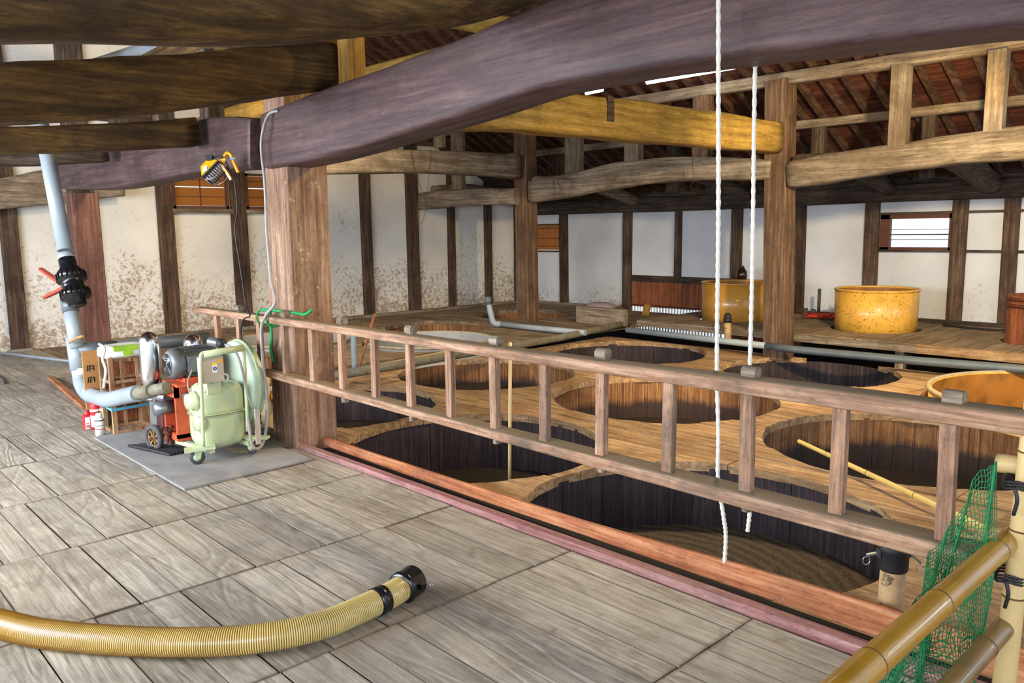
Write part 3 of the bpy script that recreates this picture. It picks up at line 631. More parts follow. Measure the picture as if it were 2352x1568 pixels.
# ================================================================== ROOF
rf = bpy.data.objects.new('ceiling', None); COL.objects.link(rf); struct(rf)
nrm = V(0, -SL, -1).normalized(); dn = V(0, 1, -SL).normalized()
Ls = (13.3-RY)*sqrt(1+SL*SL); nrows = 40; wrow = Ls/nrows
for i in range(nrows):
    x = XL-.1-rnd.uniform(0, 1.2)
    while x < 1.6:
        xe = min(x+2.4, 1.6); xs = max(x, XL-.1)
        a = V(xs+.003, RY, R(RY)+.09)+dn*(i*wrow+.003); b = a+dn*(wrow-.006); q = -nrm*.02
        if xe-xs > .05: MB().add([a, b, b+V(xe-xs-.006, 0, 0), a+V(xe-xs-.006, 0, 0), a+q, b+q, b+V(xe-xs-.006, 0, 0)+q, a+V(xe-xs-.006, 0, 0)+q], [(0, 1, 2, 3), (4, 7, 6, 5), (0, 4, 5, 1), (1, 5, 6, 2), (2, 6, 7, 3), (3, 7, 4, 0)]).build('board', 'roofboard', rf)
        x = xe
MB().add([(XL-.2, RY, R(RY)+.14), (1.7, RY, R(RY)+.14), (1.7, 13.5, R(13.5)+.14), (XL-.2, 13.5, R(13.5)+.14), (XL-.2, RY, R(RY)+.2), (1.7, RY, R(RY)+.2), (1.7, 13.5, R(13.5)+.2), (XL-.2, 13.5, R(13.5)+.2)],
         [(0, 1, 2, 3), (4, 7, 6, 5), (0, 4, 5, 1), (1, 5, 6, 2), (2, 6, 7, 3), (3, 7, 4, 0)]).build('roof_deck', 'under_dark', rf)
MB().add([(XL-.2, RY, R(RY)+.06), (1.7, RY, R(RY)+.06), (1.7, YN, R(YN)+.06), (XL-.2, YN, R(YN)+.06), (XL-.2, RY, R(RY)+.16), (1.7, RY, R(RY)+.16), (1.7, YN, R(YN)+.16), (XL-.2, YN, R(YN)+.16)],
         [(0, 1, 2, 3), (4, 7, 6, 5), (0, 4, 5, 1), (1, 5, 6, 2), (2, 6, 7, 3), (3, 7, 4, 0)]).build('near_slope', 'roofboard', rf)
x = XL+.25
while x < 1.5:
    MB().bar((x, RY+.02, R(RY+.02)+.045), (x+rnd.uniform(-.03, .03), 13.2, R(13.2)+.045), .065, .085, up=(0, 0, 1)).build('rafter', 'rafter', rf)
    MB().bar((x, RY-.02, R(RY-.02)+.02), (x, YN, R(YN)+.02), .065, .085, up=(0, 0, 1)).build('rafter', 'rafter', rf)
    x += .30
# ================================================================== TIMBER FRAME
def T(name, mb, mat, label, cat, group=None): return tag(mb.build(name, mat), label, cat, group)
# main post A
mb = MB()
a = [Yp(620, 400, 2.85), Yp(636, 1010, 2.85)]
mb.bar((-5.565, 3.0, -.3), (-5.50, 3.015, 2.62), .43, .33, up=(0, 1, 0), ch=.04, w2=.31, h2=.33)
T('main_post', mb, 'post_z', 'thick worn wooden main post at the end of the railing', 'post')
mb = MB().bar((-5.58, 3.02, 2.62), (-5.58, 3.02, 5.3), .30, .30, up=(0, 1, 0), ch=.06)
T('upper_post', mb, 'postbrown_z', 'post rising above the main post between the purple beams', 'post')
T('post', MB().bar((-10.71, 2.985, -.02), (-10.71, 2.975, 2.12), .24, .31, up=(0, 1, 0), ch=.06), 'postred_z', 'dark red brown post behind the grey upright pipe', 'post')
T('post', MB().bar((-10.78, 2.98, 2.12), (-10.78, 2.98, 3.9), .25, .25, up=(0, 1, 0), ch=.06), 'old_z', 'slim dark post above the left purple beam', 'post')
T('post', MB().bar((-10.17, 10.0, -.03), (-10.2, 10.0, 3.45), .30, .27, up=(0, 1, 0), ch=.05), 'postbrown_z', 'far brown post standing between the back vats, pale at the foot', 'post')
T('post', MB().bar((-5.33, 10.02, -.17), (-5.42, 10.02, 3.5), .31, .28, up=(0, 1, 0), ch=.05), 'postbrown_z', 'far brown post right of the white ropes at the platform edge', 'post')
# purple beams (y = 2.95)
def at(px, py, y): return Yp(px, py, y)
Yb = 2.90
st = []
for (pt, pb) in (((645, 248), (645, 397)), ((760, 200), (760, 378)), ((900, 150), (900, 340)), ((1090, 78), (1090, 285)), ((1280, -5), (1280, 228)), ((1500, -90), (1500, 190)), ((1700, -150), (1700, 163)), ((1900, -200), (1900, 143)), ((2130, -230), (2130, 122)), ((2352, -240), (2352, 100)), ((2700, -240), (2700, 85))):
    a = at(*pt, Yb-.12); b = at(*pb, Yb+.18); st.append((((a.x+b.x)/2, Yb+.03, (a.z+b.z)/2), .30, a.z-b.z))
T('curved_beam', MB().log(st, n=20, sq=.17, jit=.003, seed=2), 'purple_x', 'huge arched purple brown beam sweeping over the railing to the upper right', 'beam')
st = []
for (pt, pb) in (((612, 262), (612, 397)), ((560, 256), (560, 396)), ((460, 268), (460, 408)), ((350, 300), (350, 428)), ((250, 330), (250, 441)), ((155, 340), (155, 440))):
    a = at(*pt, Yb-.12); b = at(*pb, Yb+.14); st.append((((a.x+b.x)/2, Yb+.02, (a.z+b.z)/2), .28, a.z-b.z))
T('curved_beam', MB().log(st, n=20, sq=.17, jit=.003, seed=3), 'purple_x', 'purple brown beam behind the yellow clamp lamp, left of the main post', 'beam')
T('curved_beam', MB().log([((-12.8, -1.5, 1.95), .3, .36), ((-12.8, .5, 2.0), .3, .36), ((-12.8, 2.0, 2.05), .3, .36), ((-12.8, 2.5, 2.18), .3, .40), ((-12.8, 3.05, 2.28), .3, .48), ((-12.8, 3.6, 2.36), .3, .46), ((-12.8, 4.1, 2.4), .3, .42)], sq=.4, seed=9), 'greyold_y', 'dark curved beam at the left edge running into the left wall', 'beam')
# y=10 beams
def ybeam(lst, y, w, mat, label, seed, sq=.45, dy=0):
    st = []
    for x, t, b in lst:
        p = at(x, t, y-w/2); q = at(x, b, y-w/2); c = (p+q)/2; st.append(((c.x, y+dy, c.z), w, (p-q).length))
    T('curved_beam', MB().log(st, sq=sq, seed=seed), mat, label, 'beam')
ybeam([(1212, 412, 466), (1300, 398, 452), (1400, 374, 434), (1500, 362, 420), (1600, 359, 414), (1700, 362, 414), (1768, 366, 412)], 10.0, .28, 'greyold_x', 'weathered arched grey beam between the two far posts', 12)
ybeam([(1806, 368, 432), (1900, 350, 420), (2000, 336, 402), (2100, 322, 388), (2200, 305, 376), (2352, 286, 366), (2600, 262, 350)], 10.0, .28, 'greyold_x', 'long grey brown beam from the far right post to the right edge', 13)
ybeam([(938, 446, 484), (1000, 437, 478), (1080, 433, 472), (1180, 431, 470)], 9.85, .24, 'greyold_x', 'grey beam from the left wall to the far brown post', 14)
# beams along y
def xbeam(lst, x, w, mat, label, seed, sq=.35, name='curved_beam', dx=0):
    st = []
    for px, t, b in lst:
        p = Xp(px, t, x+w/2); q = Xp(px, b, x+w/2); c = (p+q)/2; st.append(((x+dx, c.y, c.z), w, abs(p.z-q.z)))
    return T(name, MB().log(st, sq=sq, seed=seed), mat, label, 'beam')
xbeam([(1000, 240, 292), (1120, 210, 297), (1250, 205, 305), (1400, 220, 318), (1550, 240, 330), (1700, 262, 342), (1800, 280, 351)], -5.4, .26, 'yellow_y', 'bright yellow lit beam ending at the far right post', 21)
mp = MB(); q0 = Xp(1404, 250, -5.26); mp.box(-5.275, -5.262, q0.y-.05, q0.y+.05, q0.z-.12, q0.z+.12); o = mp.build('mortise_frame', 'old_y'); tag(o, 'narrow open mortise slot in the yellow beam', 'slot')
xbeam([(690, 352, 402), (800, 344, 399), (950, 343, 397), (1100, 348, 402), (1196, 354, 411)], -10.2, .26, 'greyold_y', 'straight tan grey beam above the left wall panels, behind the purple beam', 22)
# near logs crossing the purple beam
T('log_beam', MB().log([((-2.6, -3.2, 2.15), .40, .42), ((-2.75, -.6, 2.15), .40, .42), ((-2.95, .45, 2.38), .42, .42), ((-3.0, 1.55, 2.55), .42, .42), ((-3.0, 2.4, 2.73), .40, .40), ((-3.05, 3.3, 3.02), .38, .38), ((-3.1, 4.3, 3.2), .36, .36)], sq=.7, n=18, seed=31), 'dark_y', 'great dark round log crossing the top left corner of the view', 'beam')
xbeam([(-260, 165, 300), (0, 140, 279), (200, 128, 270), (400, 119, 250), (600, 103, 223), (800, 84, 196)], -4.95, .34, 'dark_y', 'second dark log, yellow lit towards its right end', 32, sq=.6, name='log_beam')
xbeam([(-200, 292, 352), (0, 289, 350), (230, 284, 345), (458, 268, 333)], -6.6, .26, 'dark_y', 'short dark squared timber with a sawn end against the left purple beam', 33, sq=.25, name='log_beam')
xbeam([(-150, 340, 384), (0, 338, 381), (120, 337, 377), (250, 336, 370)], -8.7, .26, 'old_y', 'lowest dark squared timber at the left edge, ending behind the pipe', 34, sq=.25, name='log_beam')
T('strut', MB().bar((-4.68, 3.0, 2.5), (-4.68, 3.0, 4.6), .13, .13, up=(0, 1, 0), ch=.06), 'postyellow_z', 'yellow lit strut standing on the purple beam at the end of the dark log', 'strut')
# struts / purlins
def strut(px0, px1, y, z0, z1, mat, label, d=.14):
    xa = at(px0, 300, y).x; xb = at(px1, 300, y).x
    T('strut', MB().bar(((xa+xb)/2, y, z0), ((xa+xb)/2, y, z1), xb-xa, d, up=(0, 1, 0), ch=.05), mat, label, 'strut', None)
strut(1303, 1335, 10.0, 2.45, 3.45, 'greyold_z', 'short roof strut on the grey arched beam, nearest the far brown post')
strut(1440, 1472, 10.0, 2.5, 3.45, 'greyold_z', 'short roof strut on the middle of the grey arched beam')
strut(1596, 1632, 10.0, 2.5, 3.45, 'postbrown_z', 'brown strut in front of the bright lamp tube')
strut(2045, 2085, 9.95, 2.52, 3.45, 'greyold_z', 'pale grey strut on the long right beam, left of the pair')
strut(2262, 2305, 9.95, 2.56, 3.45, 'greyold_z', 'pale grey strut on the long right beam, nearest the right edge')
strut(1868, 1897, 11.0, 2.2, 3.05, 'old_z', 'thin dark strut behind the long right beam, beside the far post', .1)
strut(2120, 2150, 11.0, 2.2, 3.05, 'old_z', 'thin dark strut behind the long right beam, between the pale struts', .1)
strut(1270, 1300, 11.0, 2.2, 3.05, 'old_z', 'thin dark strut behind the grey arched beam near the far brown post', .1)
strut(1536, 1560, 11.0, 2.2, 3.05, 'old_z', 'thin dark strut behind the grey arched beam under the yellow beam', .1)
strut(1040, 1062, 10.0, 2.3, 3.45, 'greyold_z', 'narrow strut on the grey beam by the left wall', .12)
strut(888, 908, 8.6, 3.0, 4.15, 'greyold_z', 'thin pale strut high in the dark roof left', .1)
strut(1000, 1018, 8.6, 3.0, 4.15, 'greyold_z', 'thin pale strut high in the dark roof beside the big log', .1)
for y, zz, h, lab in ((11.0, R(11.0)-.06, .12, 'lowest roof purlin, behind the far struts'), (10.0, R(10.0)-.08, .16, 'roof purlin carried by the far posts and struts'), (8.6, R(8.6)-.09, .16, 'third roof purlin up the far slope'), (RY, R(RY)-.12, .22, 'ridge beam at the top of the roof'), (2.9, R(2.9)-.1, .16, 'roof purlin of the near slope'), (7.0, R(7.0)-.09, .16, 'fourth roof purlin up the far slope')):
    T('purlin', MB().log([((-13.0, y, zz), .14, h), ((-9, y, zz+.01), .15, h), ((-5, y, zz-.01), .14, h), ((-1, y, zz), .15, h), ((1.5, y, zz), .14, h)], sq=.3, seed=int(y*9)), 'greyold_x', lab, 'purlin')
# tie logs to the back wall plate
for i, (x, lab) in enumerate(((-12.6, 'crooked tie log by the left wall, seen left of the far post'), (-9.75, 'crooked tie log resting on the wall plate right of the closed shutter'), (-7.35, 'crooked tie log resting on the wall plate between the ropes'), (-4.95, 'crooked tie log resting on the wall plate above the amber tank gap'), (-3.6, 'thick tie log resting on the wall plate right of the bright window'), (-1.6, 'tie log at the right end of the wall plate'))):
    w = (.2, .22, .22, .24, .3, .25)[i]
    T('tie_log', MB().log([((x-.1, 9.9, 2.42), w, w*.9), ((x, 10.8, 2.45), w, w), ((x+.02, 11.7, 2.32), w, w), ((x, 12.57, 2.13), w, w*.85)], sq=.75, seed=50+i), 'greyold_y' if i < 2 else 'old_y', lab, 'beam')
# extra beams in the dark upper left
zt = Yp(870, 152, 5.0).z-.14
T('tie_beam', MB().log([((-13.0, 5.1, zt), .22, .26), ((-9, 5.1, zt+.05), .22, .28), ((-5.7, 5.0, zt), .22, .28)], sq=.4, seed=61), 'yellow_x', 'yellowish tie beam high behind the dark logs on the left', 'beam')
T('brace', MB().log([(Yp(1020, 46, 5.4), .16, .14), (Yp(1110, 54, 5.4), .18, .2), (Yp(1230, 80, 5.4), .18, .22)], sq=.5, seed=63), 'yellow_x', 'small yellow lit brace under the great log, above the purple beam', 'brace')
T('tie_beam', MB().log([((-10.6, 3.1, 3.2), .2, .24), ((-8, 3.1, 3.28), .2, .24), ((-5.7, 3.1, 3.2), .2, .24)], sq=.4, seed=62), 'dark_x', 'dark tie beam from the upper post to the left post', 'beam')
for i, x in enumerate((-6.9, -8.0, -9.3)):
    T('strut', MB().bar((x, 3.0, 2.45), (x, 3.0, 3.15), .17, .15, up=(0, 1, 0), ch=.05), 'old_z', ('dark strut nearest the main post, on the left purple beam', 'dark strut in the middle of the left purple beam', 'dark strut on the left purple beam near the upright pipe')[i], 'strut')
T('brace_pipe', MB().tube([Yp(215, 150, 3.7), Yp(500, 62, 3.7)], .085, 14), 'pvc', 'grey blue pipe rising diagonally above the second dark log', 'pipe')

# ================================================================== fluorescent tube
lt = thing('tube_lamp', at(1580, 176, 9.2), 'glowing fluorescent tube high behind the yellow beam', 'lamp')
a = at(1486, 189, 9.2); b = at(1690, 153, 9.2)
MB().tube([a, b], .028, 10).build('tube', 'tube_lamp', lt)
MB().bar(a+V(-.03, 0, .05), b+V(.03, 0, .05), .09, .05, up=(0, 0, 1)).build('fitting', 'white_plastic', lt)
a = at(1346, 214, 9.2); b = at(1384, 206, 9.2)
lt = thing('tube_lamp', a, 'short bright lamp just under the purple beam edge', 'lamp')
MB().tube([a, b], .025, 10).build('tube', 'tube_lamp', lt); MB().bar(a+V(-.03, 0, .05), b+V(.03, 0, .05), .08, .04, up=(0, 0, 1)).build('fitting', 'white_plastic', lt)

# ================================================================== LADDER RAILING
LY = 2.745
ld = thing('ladder_railing', (-3.7, LY, .5), 'old wooden ladder lashed sideways as a railing beside the vats', 'railing')
MB().log([((-6.82, LY, .965), .075, .05), ((-5, LY, .978), .095, .055), ((-2.8, LY, .986), .105, .056), ((-1.6, LY, .998), .115, .064), ((-.5, LY, 1.008), .125, .07)], sq=.3, jit=.008, seed=71).build('rail', 'ladder_x', ld)
MB().log([((-5.66, LY, .562), .07, .04), ((-5.3, LY, .566), .10, .055), ((-3.1, LY, .554), .115, .05), ((-1.07, LY, .549), .125, .066), ((-.72, LY, .548), .125, .066)], sq=.25, jit=.008, seed=72).build('rail', 'ladder_x', ld)
bx = [-6.44, -6.03, -5.68, -5.29, -4.90, -4.52, -4.14, -3.77, -3.40, -3.03, -2.67, -2.31, -1.94, -1.57, -1.21, -.85]
for i, x in enumerate(bx):
    zb = .55 if i > 2 else (.60 if i == 2 else (.42, .42)[i % 2]); w = .040+.018*i/15
    MB().bar((x, LY-.01, .55 if i > 2 else .46), (x+rnd.uniform(-.006, .006), LY-.01, .975), .05, .036, up=(0, 1, 0), ch=.08).build('baluster', 'ladder_z', ld)
for i, x in enumerate(bx):
    if i in (1, 3, 5, 7, 9, 11, 13, 15):
        z = 1.022+.03*i/15; MB().bar((x-.03, LY, z), (x+.03, LY, z), .05, .05, ch=.5, up=(0, 0, 1)).build('wedge', 'greyold_x', ld)
        if i > 3: MB().bar((x, LY, .495), (x, LY, .53), .045, .035, ch=.4).build('wedge', 'greyold_x', ld)
# ropes
def strand(name, pts, r, mat, label, cat, n=7, twist=True, parent=None):
    P = catmull([Vector(p) for p in pts], 8)
    if twist:
        Q = []; L = 0
        for i in range(len(P)-1):
            k = max(2, int((P[i+1]-P[i]).length/.012))
            for j in range(k): Q.append(P[i].lerp(P[i+1], j/k))
        Q.append(P[-1]); rs = [r*(1+.16*sin(i*1.9)) for i in range(len(Q))]
        mb = MB().tube(Q, rs, 6)
    else: mb = MB().tube(P, r, n)
    o = mb.build(name, mat, parent)
    if not parent: tag(o, label, cat)
    return o
strand('white_rope', [V(-1.75, 2.90, R(2.9)-.15), V(-1.75, 2.70, 3.4), at(1650, -20, 2.68), at(1650, 200, 2.68), at(1650, 500, 2.70), at(1647, 760, 2.82), at(1647, 880, 2.835), at(1650, 1000, 2.83), at(1649, 1100, 2.83), at(1661, 1180, 2.85), at(1667, 1230, 2.88), at(1664, 1292, 2.90)], .0085, 'white_rope', 'white rope hanging in front of the purple beam, longer of the two', 'rope')
strand('white_rope', [V(-1.79, 3.0, R(2.9)-.15), V(-1.78, 3.09, 3.2), at(1736, 100, 3.09), at(1732, 300, 3.07), at(1728, 600, 3.05), at(1722, 850, 2.98), at(1718, 920, 2.95), at(1708, 1000, 2.93), at(1710, 1080, 2.93), at(1722, 1160, 2.93), at(1717, 1220, 2.93)], .0085, 'white_rope', 'white rope hanging from behind the purple beam, right of the other rope', 'rope')
# green rope lashing
gr = thing('green_lashing', (-5.4, LY, 1.0), 'green plastic rope tying the railing to the main post', 'rope')
def loop_x(x, zc, h, w, n=12): return [(x, LY+cos(2*pi*j/n)*(w+.012), zc+sin(2*pi*j/n)*h) for j in range(n+1)]
MB().tube(loop_x(-5.62, .985, .058, .05), .007, 5).build('loop', 'green_rope', gr)
MB().tube(loop_x(-5.46, .985, .06, .052), .009, 5).build('loop', 'green_rope', gr)
MB().tube(catmull([(-5.62, LY-.02, 1.04), (-5.4, LY-.0, 1.045), (-5.2, 2.80, 1.035), at(700, 722, 2.80), at(717, 712, 2.82)], 5), .011, 6).build('tail', 'green_rope', gr)
MB().tube(catmull([at(621, 722, 2.78), at(622, 745, 2.78), at(624, 780, 2.79), at(622, 800, 2.8), at(628, 832, 2.8)], 5), .012, 6).build('tail', 'green_rope', gr)
# electrical cable on the main post and round the railing
strand('power_cable', [at(640, 254, 2.78), at(618, 262, 2.75), at(605, 295, 2.72), at(600, 340, 2.72), at(608, 420, 2.72), at(612, 520, 2.72), at(615, 560, 2.72), at(622, 640, 2.70), at(632, 692, 2.66), at(612, 722, 2.63), at(600, 755, 2.62), at(604, 830, 2.62), at(612, 900, 2.62), at(613, 960, 2.60), at(607, 1010, 2.58), at(592, 1030, 2.50), at(578, 1018, 2.45), at(570, 960, 2.45)], .011, 'cable_grey', 'grey electric cable running down the main post to the pump', 'cable', twist=False)
strand('power_cable', [at(537, 400, 2.66), at(545, 480, 2.68), at(540, 530, 2.68), at(553, 620, 2.68), at(565, 700, 2.66), at(574, 725, 2.64), at(560, 733, 2.63), at(553, 760, 2.64), at(556, 800, 2.64)], .006, 'cable_black', 'thin black cable hanging from the yellow clamp lamp to the railing', 'cable', twist=False)
MB().tube([at(556, 800, 2.64), at(556, 832, 2.64)], [.008, .022], 8).build('plug', 'rubber_black', bpy.data.objects['power_cable.001'])

# ================================================================== CLAMP LAMP
lo = at(515, 385, 2.62)
cl = thing('clamp_lamp', lo, 'yellow work lamp with wire guard clamped to the left purple beam', 'lamp')
dl = (lo-CO).dot(CF)
def LP(px, py, dz=0.0): return lo+CR*((px-515)*dl/FPX)-CU*((py-385)*dl/FPX)-CF*dz
e1 = (LP(509, 378)-LP(477, 412)); e1l = e1.length; e1.normalize()          # long side of the lamp front
ax = (LP(503, 405)-LP(493, 395)).normalized(); ax = (ax-CF*.25).normalized(); e1 = (e1-ax*e1.dot(ax)).normalized(); e2 = ax.cross(e1).normalized()
fc_ = (LP(509, 378)+LP(477, 412))/2
def lfr(c, l, w0, w1, d0, d1):
    vs = []
    for t, w, d in ((0, w0, d0), (l, w1, d1)):
        for sx, sy in ((-1, -1), (1, -1), (1, 1), (-1, 1)): vs.append(c+ax*t+e1*sx*w/2+e2*sy*d/2)
    return MB().add(vs, [(3, 2, 1, 0), (4, 5, 6, 7)]+[(i, (i+1) % 4, 4+(i+1) % 4, 4+i) for i in range(4)])
lfr(fc_-ax*.095, .095, .085, .165, .07, .14).build('housing', 'yellow_paint', cl)
lfr(fc_, .014, .172, .172, .148, .148).build('front_frame', 'rubber_black', cl)
lfr(fc_+ax*.0145, .001, .14, .14, .11, .11).build('glass', 'stainless', cl)
tb = LP(486, 365, .03)
MB().bar(tb-CR*.022, tb+CR*.022, .04, .04, up=tuple(CU)).build('terminal_box', 'rubber_black', cl)
mb = MB()
for k in range(9):
    s0 = (k/8-.5)*.155; mb.tube([fc_+ax*(.014+.062*sin(pi*q/8)**.6)+e1*s0+e2*((q/8-.5)*.13) for q in range(9)], .0023, 5)
for e in (-.055, .055): mb.tube([fc_+ax*(.014+.058*sin(pi*q/8)**.5)+e1*((q/8-.5)*.16)+e2*e for q in range(9)], .0023, 5)
mb.build('wire_guard', 'wire_steel', cl)
MB().tube(catmull([LP(512, 376), LP(516, 358), LP(523, 351), LP(531, 357), LP(537, 372), LP(543, 386), LP(548, 396)], 5), .013, 10).build('hook_arm', 'yellow_paint', cl)
MB().bar(LP(513, 380, .02), LP(534, 414, .02), .022, .018).build('stand_leg', 'yellow_paint', cl)
MB().bar(LP(505, 374, .02), LP(522, 369, .02), .035, .03).build('bracket', 'yellow_paint', cl)
MB().bar(LP(530, 366, .01), LP(543, 364, .01), .025, .012).build('clip', 'blue_pole', cl)
MB().tube(catmull([LP(493, 367, .03), LP(503, 361, .03), LP(516, 366, .03), LP(523, 376, .03), LP(528, 392, .0), LP(537, 400, 0)], 5), .006, 6).build('lead', 'cable_black', cl)
sc_ = fc_-ax*.05+e1*-.0; sn = (-CF-ax*(-CF).dot(ax)); sn = sn.normalized()
c_ = LP(477, 393, .062); MB().add([c_+CR*.02+CU*.03, c_-CR*.012+CU*.018, c_-CR*.014-CU*.02, c_+CR*.016-CU*.01], [(0, 1, 2, 3)]).build('sticker', 'label_white', cl)

# ================================================================== WORK BOARD (mat) under the pump
o = MB().prism([(-6.82, 1.83, .003), (-4.97, 1.83, .003), (-4.99, 2.74, .003), (-6.84, 2.74, .003)], (0, 0, .013)).build('floor_board', 'mat_board'); tag(o, 'flat grey plywood sheet lying under the green pump', 'board')

# ================================================================== PUMP
pu = thing('pump', (-5.8, 2.3, .016), 'pale green piston pump on castors with grey motor and chrome tanks', 'pump')
gz = .016
# gearbox housing
gc = V(-5.56, 2.315, .34)
prof = []
def rbox(mb, cx, cy, x, y, z0, z1, r0=1.0, r1=1.0, n=20, e=.5, levels=6, topdome=0, botdome=0):
    o = len(mb.v); L = []
    for k in range(levels+1):
        t = k/levels; z = z0+(z1-z0)*t; s = 1.0
        if topdome and t > .5: s = (max(0.02, 1-((t-.5)/.5)**2.6))**.5*(1-topdome)+topdome if t < 1 else topdome
        if botdome and t < .5: s = (max(0.02, 1-((.5-t)/.5)**2.6))**.5*(1-botdome)+botdome if t > 0 else botdome
        L.append((z, s))
    for z, s in L:
        for j in range(n):
            a = 2*pi*j/n; c, q = cos(a), sin(a)
            mb.v.append(V(cx+math.copysign(abs(c)**e, c)*x/2*s, cy+math.copysign(abs(q)**e, q)*y/2*s, z))
    for i in range(len(L)-1):
        for j in range(n): mb.f.append([o+i*n+j, o+i*n+(j+1) % n, o+(i+1)*n+(j+1) % n, o+(i+1)*n+j]); mb.mi.append(0); mb.sm.append(True)
    mb.f.append([o+j for j in range(n)][::-1]); mb.mi.append(0); mb.sm.append(False)
    mb.f.append([o+(len(L)-1)*n+j for j in range(n)]); mb.mi.append(0); mb.sm.append(False)
    return mb
hs = rbox(MB(), gc.x, gc.y, .28, .345, .085, .345, levels=8, botdome=.45).build('gearbox_sump', 'pump_green', pu)
hd = rbox(MB(), gc.x, gc.y, .275, .34, .352, .575, levels=10, topdome=.22).build('gearbox_cover', 'pump_green', pu)
rbox(MB(), gc.x, gc.y, .305, .37, .338, .354, levels=2).build('gearbox_flange', 'pump_green', pu)
rbox(MB(), gc.x, gc.y, .308, .373, .345, .349, levels=1).build('gasket', 'rust', pu)
MB().tube([gc+V(.10, .03, .235)+V(0, cos(2*pi*j/14)*.026, sin(2*pi*j/14)*.026+.02) for j in range(15)], .008, 6).build('lifting_eye', 'white_plastic', pu)
# side flanges towards -y
MB().lathe([(.0, 0), (.065, 0), (.07, .01), (.07, .03), (.055, .035), (.055, .07), (0, .07)], (-5.52, 2.16, .45), (0, -1, 0), 22).build('bearing_cap', 'pump_green', pu)
MB().lathe([(.0, 0), (.078, 0), (.082, .01), (.082, .03), (.06, .035), (.06, .05), (0, .05)], (-5.50, 2.18, .30), (0, -1, 0), 22).build('bearing_cap', 'pump_green', pu)
# belt cover disc, plane normal y
MB().lathe([(0, 0), (.30, 0), (.315, .015), (.315, .085), (.30, .1), (0, .1)], (-5.72, 2.53, .50), (0, 1, 0), 40).build('belt_cover', 'pump_green_pale', pu)
MB().lathe([(.318, .04), (.325, .045), (.325, .06), (.318, .065)], (-5.72, 2.53, .50), (0, 1, 0), 40).build('belt_cover_band', 'pump_green', pu)
# motor: axis y, fan end toward -y
mx, mz = -5.86, .675
MB().lathe([(0, 0), (.085, 0), (.108, .018), (.115, .04), (.115, .09), (.105, .095), (.105, .33), (.09, .35), (0, .35)], (mx, 2.10, mz), (0, 1, 0), 32).build('motor', 'cast_grey', pu)
fc = MB().lathe([(.0, -.004), (.083, -.004), (.083, .0), (0, 0)], (mx, 2.099, mz), (0, 1, 0), 28).build('fan_cover', 'grey_metal', pu)
mb = MB()
for r in (.025, .042, .059, .074):
    for q in (0, 1, 2, 3):
        a0 = q*pi/2+.32+pi/4; P = [(mx+cos(a0+k*.12)*r, 2.0935, mz+sin(a0+k*.12)*r) for k in range(9)]; mb.tube(P, .0045, 4)
mb.build('vent_slots', 'ink', fc)
mb = MB()
for k in range(14):
    a = 2*pi*k/14; mb.bar((mx+cos(a)*.11, 2.20, mz+sin(a)*.11), (mx+cos(a)*.11, 2.42, mz+sin(a)*.11), .006, .022, up=(cos(a), 0, sin(a)))
mb.build('cooling_fins', 'cast_grey', pu)
MB().box(mx+.08, mx+.135, 2.20, 2.34, mz-.055, mz+.06).build('terminal_box', 'grey_metal', pu)
MB().box(mx-.10, mx+.10, 2.18, 2.42, .545, .575).build('motor_foot', 'pump_red', pu)
# bracket & red frame
MB().box(-5.99, -5.70, 2.10, 2.44, .525, .545).build('frame_plate', 'pump_red', pu)
f = MB().box(-6.0, -5.975, 2.10, 2.42, .14, .53).box(-5.78, -5.755, 2.10, 2.42, .14, .53).box(-6.0, -5.755, 2.10, 2.13, .44, .53).box(-6.0, -5.755, 2.10, 2.42, .12, .17)
f.build('frame', 'pump_red', pu)
MB().lathe([(0, 0), (.07, 0), (.07, .03), (.05, .04), (.05, .16), (0, .16)], (-5.99, 2.24, .34), (1, 0, 0), 20).build('cylinder', 'stainless', pu)
MB().lathe([(0, 0), (.028, 0), (.028, .2), (0, .2)], (-5.80, 2.17, .45), (1, 0, 0), 12).build('piston_rod', 'grey_metal', pu)
MB().box(-5.80, -5.60, 2.19, 2.4, .15, .30).build('bracket', 'pump_green', pu)
MB().box(-6.15, -6.02, 2.05, 2.35, .13, .50).build('valve_chest', 'stainless', pu)
MB().lathe([(0, 0), (.05, .0), (.05, .13), (0, .13)], (-5.88, 2.12, .36), (0, -1, 0), 16).build('valve_cap', 'grey_metal', pu)
# rusty drain
mb = MB()
rr = random.Random(5)
for k in range(16):
    c = V(-5.90+rr.uniform(-.02, .02), 2.09+rr.uniform(-.02, .02), .085+k*.008); mb.lathe([(0, -.024), (.014, -.015), (.019, 0), (.014, .014), (0, .024)], c, (rr.uniform(-1, 1), rr.uniform(-1, 1), 1), 8)
mb.build('rusty_drain', 'rust', pu)
# chrome vessels
MB().lathe([(0, -.03), (.03, -.03), (.03, 0), (.05, .015), (.068, .05), (.073, .09), (.073, .34), (.066, .385), (.045, .415), (.02, .428), (0, .43)], (-6.10, 2.065, .47), (0, 0, 1), 32).build('pressure_vessel', 'chrome', pu)
MB().lathe([(0, 0), (.07, 0), (.073, .02), (.073, .20), (.066, .25), (.045, .282), (.02, .295), (0, .297)], (-6.05, 2.37, .56), (0, 0, 1), 32).build('pressure_vessel', 'chrome', pu)
MB().lathe([(0, 0), (.045, 0), (.045, .02), (.035, .025), (.035, .07), (.05, .075), (.05, .09), (0, .09)], (-6.10, 2.065, .385), (0, 0, 1), 18).build('vessel_neck', 'stainless', pu)
MB().tube([(-6.10, 2.10, .46), (-6.02, 2.12, .46), (-5.99, 2.14, .43)], .016, 8).build('cock', 'chrome', pu)
MB().tube([(-6.20, 2.03, .415), (-5.95, 2.12, .425)], .042, 16).build('inlet_stub', 'wire_steel', pu)
